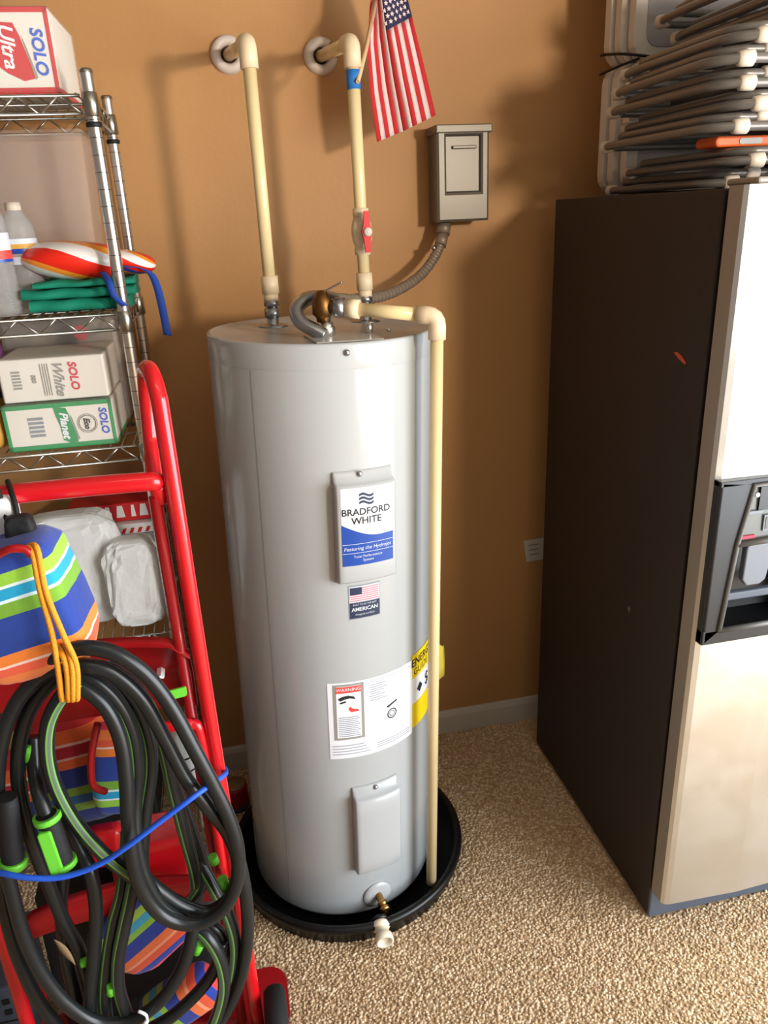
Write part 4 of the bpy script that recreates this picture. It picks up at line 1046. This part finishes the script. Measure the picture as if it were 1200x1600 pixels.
# grey crate with holes at lower left
cr = thing('tool_crate', 'blue-grey plastic crate with square holes at the lower left corner', 'crate', at(5, 1570, 1.30))
b = MB().use('crate_grey').box(-.20, .028, 0, .2, -.18, .045); b.build('crate_body', None, cr, bevel=.006)
b = MB().use('cord_black')
for z in (.010, -.02): b.box(.0, .014, -.002, .004, z - .010, z + .005)
b.lathe([(0, 0), (.03, 0)], (-.04, -.0015, -.002), (0, -1, 0), 18); b.box(-.2, .028, -.0015, .004, -.052, -.049)
b.build('crate_holes', None, cr)

# ---- hose
hs = thing('garden_hose', 'coiled black garden hose with thin green stripes on the truck', 'hose', at(200, 1250, 1.05))
def HP(u, v, Y): return at(u, v, Y) - hs.location
def hose(pts, name='hose_coil', r=.0118, phase=0):
    b = MB().use('hose_black'); b.use('hose_green'); b.use('hose_grey'); b.use('hose_black')
    p = smooth_path([HP(*q) for q in pts], 7)
    s_ = {phase % 28: 1, (phase + 1) % 28: 2, (phase + 2) % 28: 2, (phase + 3) % 28: 1}
    b.tube(p, r, 28, stripes=s_); return b.build(name, None, hs)
A = 1.035
# front ring and outermost right strand
hose([(30, 1110, 1.12), (58, 1055, 1.09), (85, 1026, 1.07), (130, 1012, 1.055), (182, 1022, 1.05), (230, 1056, 1.05), (268, 1106, 1.05), (302, 1168, 1.045), (332, 1225, 1.04), (356, 1275, 1.035), (371, 1325, 1.03), (371, 1375, 1.03), (352, 1416, 1.03),
      (318, 1440, 1.03), (280, 1442, 1.03), (246, 1424, 1.03), (220, 1386, 1.03), (206, 1335, 1.03), (200, 1275, 1.04), (197, 1215, 1.05), (188, 1155, 1.06), (165, 1105, 1.065), (130, 1075, 1.07), (100, 1062, 1.08)], phase=9)
hose([(28, 1105, 1.11), (55, 1066, 1.095), (90, 1044, 1.075), (135, 1040, 1.06), (178, 1052, 1.06), (222, 1092, 1.06), (258, 1155, 1.06), (288, 1212, 1.055), (322, 1258, 1.05), (355, 1300, 1.055), (372, 1350, 1.06), (360, 1400, 1.06), (325, 1425, 1.06), (285, 1415, 1.06), (250, 1392, 1.06), (222, 1368, 1.062)], phase=12)
hose([(110, 1050, 1.085), (150, 1064, 1.08), (185, 1098, 1.08), (207, 1145, 1.08), (214, 1200, 1.08), (211, 1250, 1.075), (212, 1310, 1.06), (226, 1370, 1.05), (256, 1418, 1.05), (296, 1440, 1.055)], phase=1)
hose([(130, 1045, 1.10), (175, 1062, 1.10), (212, 1100, 1.10), (232, 1150, 1.10), (236, 1200, 1.10), (228, 1260, 1.095), (222, 1330, 1.085), (224, 1388, 1.07)], phase=2)
hose([(165, 1040, 1.125), (210, 1072, 1.125), (240, 1120, 1.125), (258, 1175, 1.125), (270, 1230, 1.12), (288, 1300, 1.11), (306, 1370, 1.11), (308, 1430, 1.11)], phase=1)
hose([(252, 1150, 1.14), (266, 1200, 1.14), (280, 1240, 1.14), (300, 1300, 1.13), (318, 1360, 1.12), (305, 1400, 1.10), (270, 1432, 1.09)], phase=1)
# left side strands
hose([(120, 1030, 1.085), (70, 1052, 1.085), (30, 1092, 1.085), (6, 1145, 1.085), (-4, 1210, 1.085), (-2, 1290, 1.085), (8, 1350, 1.08), (20, 1400, 1.075), (36, 1458, 1.07), (62, 1515, 1.065), (100, 1565, 1.06), (150, 1597, 1.06), (205, 1595, 1.06), (252, 1562, 1.06), (285, 1512, 1.065), (300, 1462, 1.075), (304, 1430, 1.085)], phase=14)
hose([(135, 1032, 1.105), (92, 1055, 1.10), (55, 1095, 1.10), (34, 1145, 1.10), (28, 1205, 1.10), (36, 1262, 1.10), (52, 1320, 1.10), (74, 1376, 1.10), (98, 1436, 1.10), (124, 1485, 1.105), (140, 1545, 1.115), (146, 1610, 1.115)], phase=14)
hose([(122, 1062, 1.06), (95, 1090, 1.06), (76, 1130, 1.06), (74, 1180, 1.06), (88, 1232, 1.06), (118, 1285, 1.06), (155, 1328, 1.06), (190, 1358, 1.065), (232, 1385, 1.075), (282, 1412, 1.085)], phase=24)
hose([(52, 1150, 1.12), (54, 1200, 1.10), (62, 1245, 1.065), (73, 1278, 1.048)], phase=4)
hose([(-6, 1120, 1.12), (-14, 1200, 1.12), (-12, 1290, 1.12), (0, 1380, 1.11), (12, 1440, 1.10), (30, 1500, 1.10), (58, 1560, 1.10), (90, 1605, 1.10)], phase=14)
# lower strands
hose([(96, 1270, 1.12), (112, 1300, 1.11), (128, 1332, 1.10), (142, 1365, 1.085), (150, 1420, 1.08), (148, 1480, 1.08), (142, 1540, 1.08), (138, 1605, 1.085)], phase=14)
hose([(100, 1290, 1.135), (100, 1350, 1.12), (95, 1420, 1.12), (105, 1500, 1.12), (120, 1570, 1.12)], phase=14)
hose([(199, 1300, 1.13), (196, 1345, 1.12), (190, 1395, 1.10), (178, 1440, 1.09), (168, 1500, 1.085), (164, 1560, 1.085), (170, 1610, 1.09)], phase=2)
hose([(214, 1310, 1.12), (212, 1355, 1.10), (205, 1400, 1.085), (194, 1450, 1.075), (185, 1500, 1.07), (186, 1545, 1.07), (200, 1590, 1.075)], phase=2)
hose([(322, 1225, 1.10), (335, 1255, 1.10), (352, 1292, 1.10), (372, 1340, 1.09), (384, 1400, 1.08), (387, 1460, 1.08), (378, 1520, 1.08), (358, 1572, 1.08), (330, 1615, 1.085)], phase=14)
hose([(290, 1440, 1.10), (322, 1462, 1.075), (344, 1500, 1.065), (350, 1545, 1.065), (336, 1595, 1.07), (318, 1625, 1.07)], phase=26)
hose([(284, 1290, 1.135), (304, 1335, 1.125), (330, 1380, 1.11), (356, 1430, 1.095), (367, 1475, 1.09), (362, 1525, 1.09), (346, 1570, 1.095)], phase=0)
hose([(262, 1432, 1.12), (300, 1440, 1.12), (335, 1450, 1.11), (352, 1475, 1.11), (345, 1500, 1.12)], phase=10)
hose([(130, 1600, 1.10), (190, 1620, 1.09), (250, 1600, 1.085), (300, 1560, 1.09), (335, 1515, 1.095), (348, 1470, 1.10)], phase=14)
# lime fittings
def fitting(label, a, b_, r, Y, clip=True):
    a = HP(*a, Y); b_ = HP(*b_, Y - .01); d = (b_ - a).normalized(); n_ = (b_ - a).length
    f_o = MB().tube([a, a + d * n_ * .12, a + d * n_ * .88, b_], [r * .95, r, r * 1.05, r], 16).build('hose_fitting', 'glove_black', hs)
    for s_ in ((.06, .95) if clip else (.95,)):
        MB().tube([a + d * n_ * (s_ - .05), a + d * n_ * (s_ + .05)], r * 1.28, 16).build('fitting_collar', 'lime', f_o)
    sd = d.cross(Vector((0, 1, 0))).normalized()
    if clip:
        b = MB(); MX = Matrix((sd, Vector((0, 1, 0)), d)).transposed().to_4x4(); MX.translation = a + Vector((0, -r * .95, 0)) - sd * r * .35
        b.prism(rrect(-r * .62, r * .62, n_ * .18, n_ * .97, r * .3), lambda x, z: MX @ Vector((x, -.005, z)), lambda x, z: MX @ Vector((x, .008, z))); b.build('lime_grip', 'lime', f_o, bevel=.002)
fitting('nozzle', (72, 1272), (100, 1352), .0165, 1.045)
fitting('nozzle', (10, 1245), (22, 1352), .0165, 1.06, False)
for (u, v, du, dv, Y) in ((40, 1165, 3, 22, 1.105), (127, 1505, 10, -3, 1.09), (174, 1540, 0, 12, 1.07), (306, 1488, 8, -14, 1.075), (347, 1372, 6, 18, 1.075), (332, 1338, 4, 10, 1.09)):
    MB().tube([HP(u, v, Y), HP(u + du, v + dv, Y)], .0085, 10).build('lime_clip', 'lime', hs)
z1 = HP(222, 1590, 1.045)
MB().tube(smooth_path([HP(216, 1580, 1.045), HP(228, 1586, 1.040), HP(230, 1596, 1.045)], 4), .0028, 8).tube([HP(230, 1594, 1.045), HP(226, 1602, 1.04)], [.004, .0055], 8).build('cable_tie', 'label_white', hs)
lf = MB().grid([[at(84 + 34 * s_ + dx, 1468 + 40 * s_ ** 1.2 + dy, 1.075 - .004 * math.sin(s_ * 3)) for dx, dy in ((-5 * math.sin(s_ * PI), 3 * math.sin(s_ * PI)), (0, 0), (5 * math.sin(s_ * PI), -3 * math.sin(s_ * PI)))] for s_ in [k / 8 for k in range(9)]])
o = lf.build('dry_leaf', 'leaf', None, solid=.0006); tag(o, 'dry curled brown leaf caught in the lower hose loops', 'leaf')
# cords
bc = thing('bungee_cord', 'blue bungee cord strapped across the hose coil', 'cord', at(150, 1350, 1.01))
MB().tube(smooth_path([at(*q) - bc.location for q in ((-30, 1360, 1.05), (0, 1364, 1.025), (40, 1371, 1.012), (85, 1372, 1.008), (125, 1363, 1.008), (165, 1345, 1.008), (205, 1318, 1.006), (255, 1280, 1.012), (305, 1243, 1.022), (338, 1220, 1.06), (350, 1211, 1.13), (353, 1207, 1.19), (350, 1200, 1.225), (335, 1203, 1.24))], 6), .0046, 10).build('bungee_rope', 'cord_blue', bc)
oc = thing('tie_rope', 'doubled orange rope looped round the top of the hose', 'rope', at(100, 1000, 1.03))
def OP(u, v, Y): return at(u, v, Y) - oc.location
for pts in ([(38, 856, 1.075), (50, 862, 1.05), (62, 920, 1.035), (80, 985, 1.03), (90, 1040, 1.025), (96, 1088, 1.03), (98, 1093, 1.05)],
            [(46, 853, 1.075), (58, 858, 1.05), (72, 925, 1.033), (98, 990, 1.027), (119, 1038, 1.022), (121, 1086, 1.028), (120, 1093, 1.05)],
            [(88, 1010, 1.06), (96, 1020, 1.03), (104, 1045, 1.022), (107, 1088, 1.028), (106, 1094, 1.05)],
            [(100, 1008, 1.06), (107, 1018, 1.03), (113, 1045, 1.021), (114, 1088, 1.027), (113, 1094, 1.05)]):
    MB().tube(smooth_path([OP(*q) for q in pts], 6), .0042, 10).build('cord_strand', 'cord_orange', oc)
# red can behind the truck by the heater
cn = thing('red_can', 'red can with tan lid on the floor behind the hand truck', 'can', (-.113, 1.995, .0))
MB().lathe([(0, .006), (.036, .006), (.039, .010), (.039, .080), (.036, .086), (0, .086)], seg=28).build('can_body', 'can_red', cn)
MB().lathe([(0, .0862), (.033, .0862), (.033, .089), (0, .089)], seg=28).build('can_lid', 'can_top', cn)
MB().lathe([(.0395, .006), (.0405, .007), (.0405, .022), (.0395, .023)], seg=28).build('dark_band', 'crate_grey', cn)
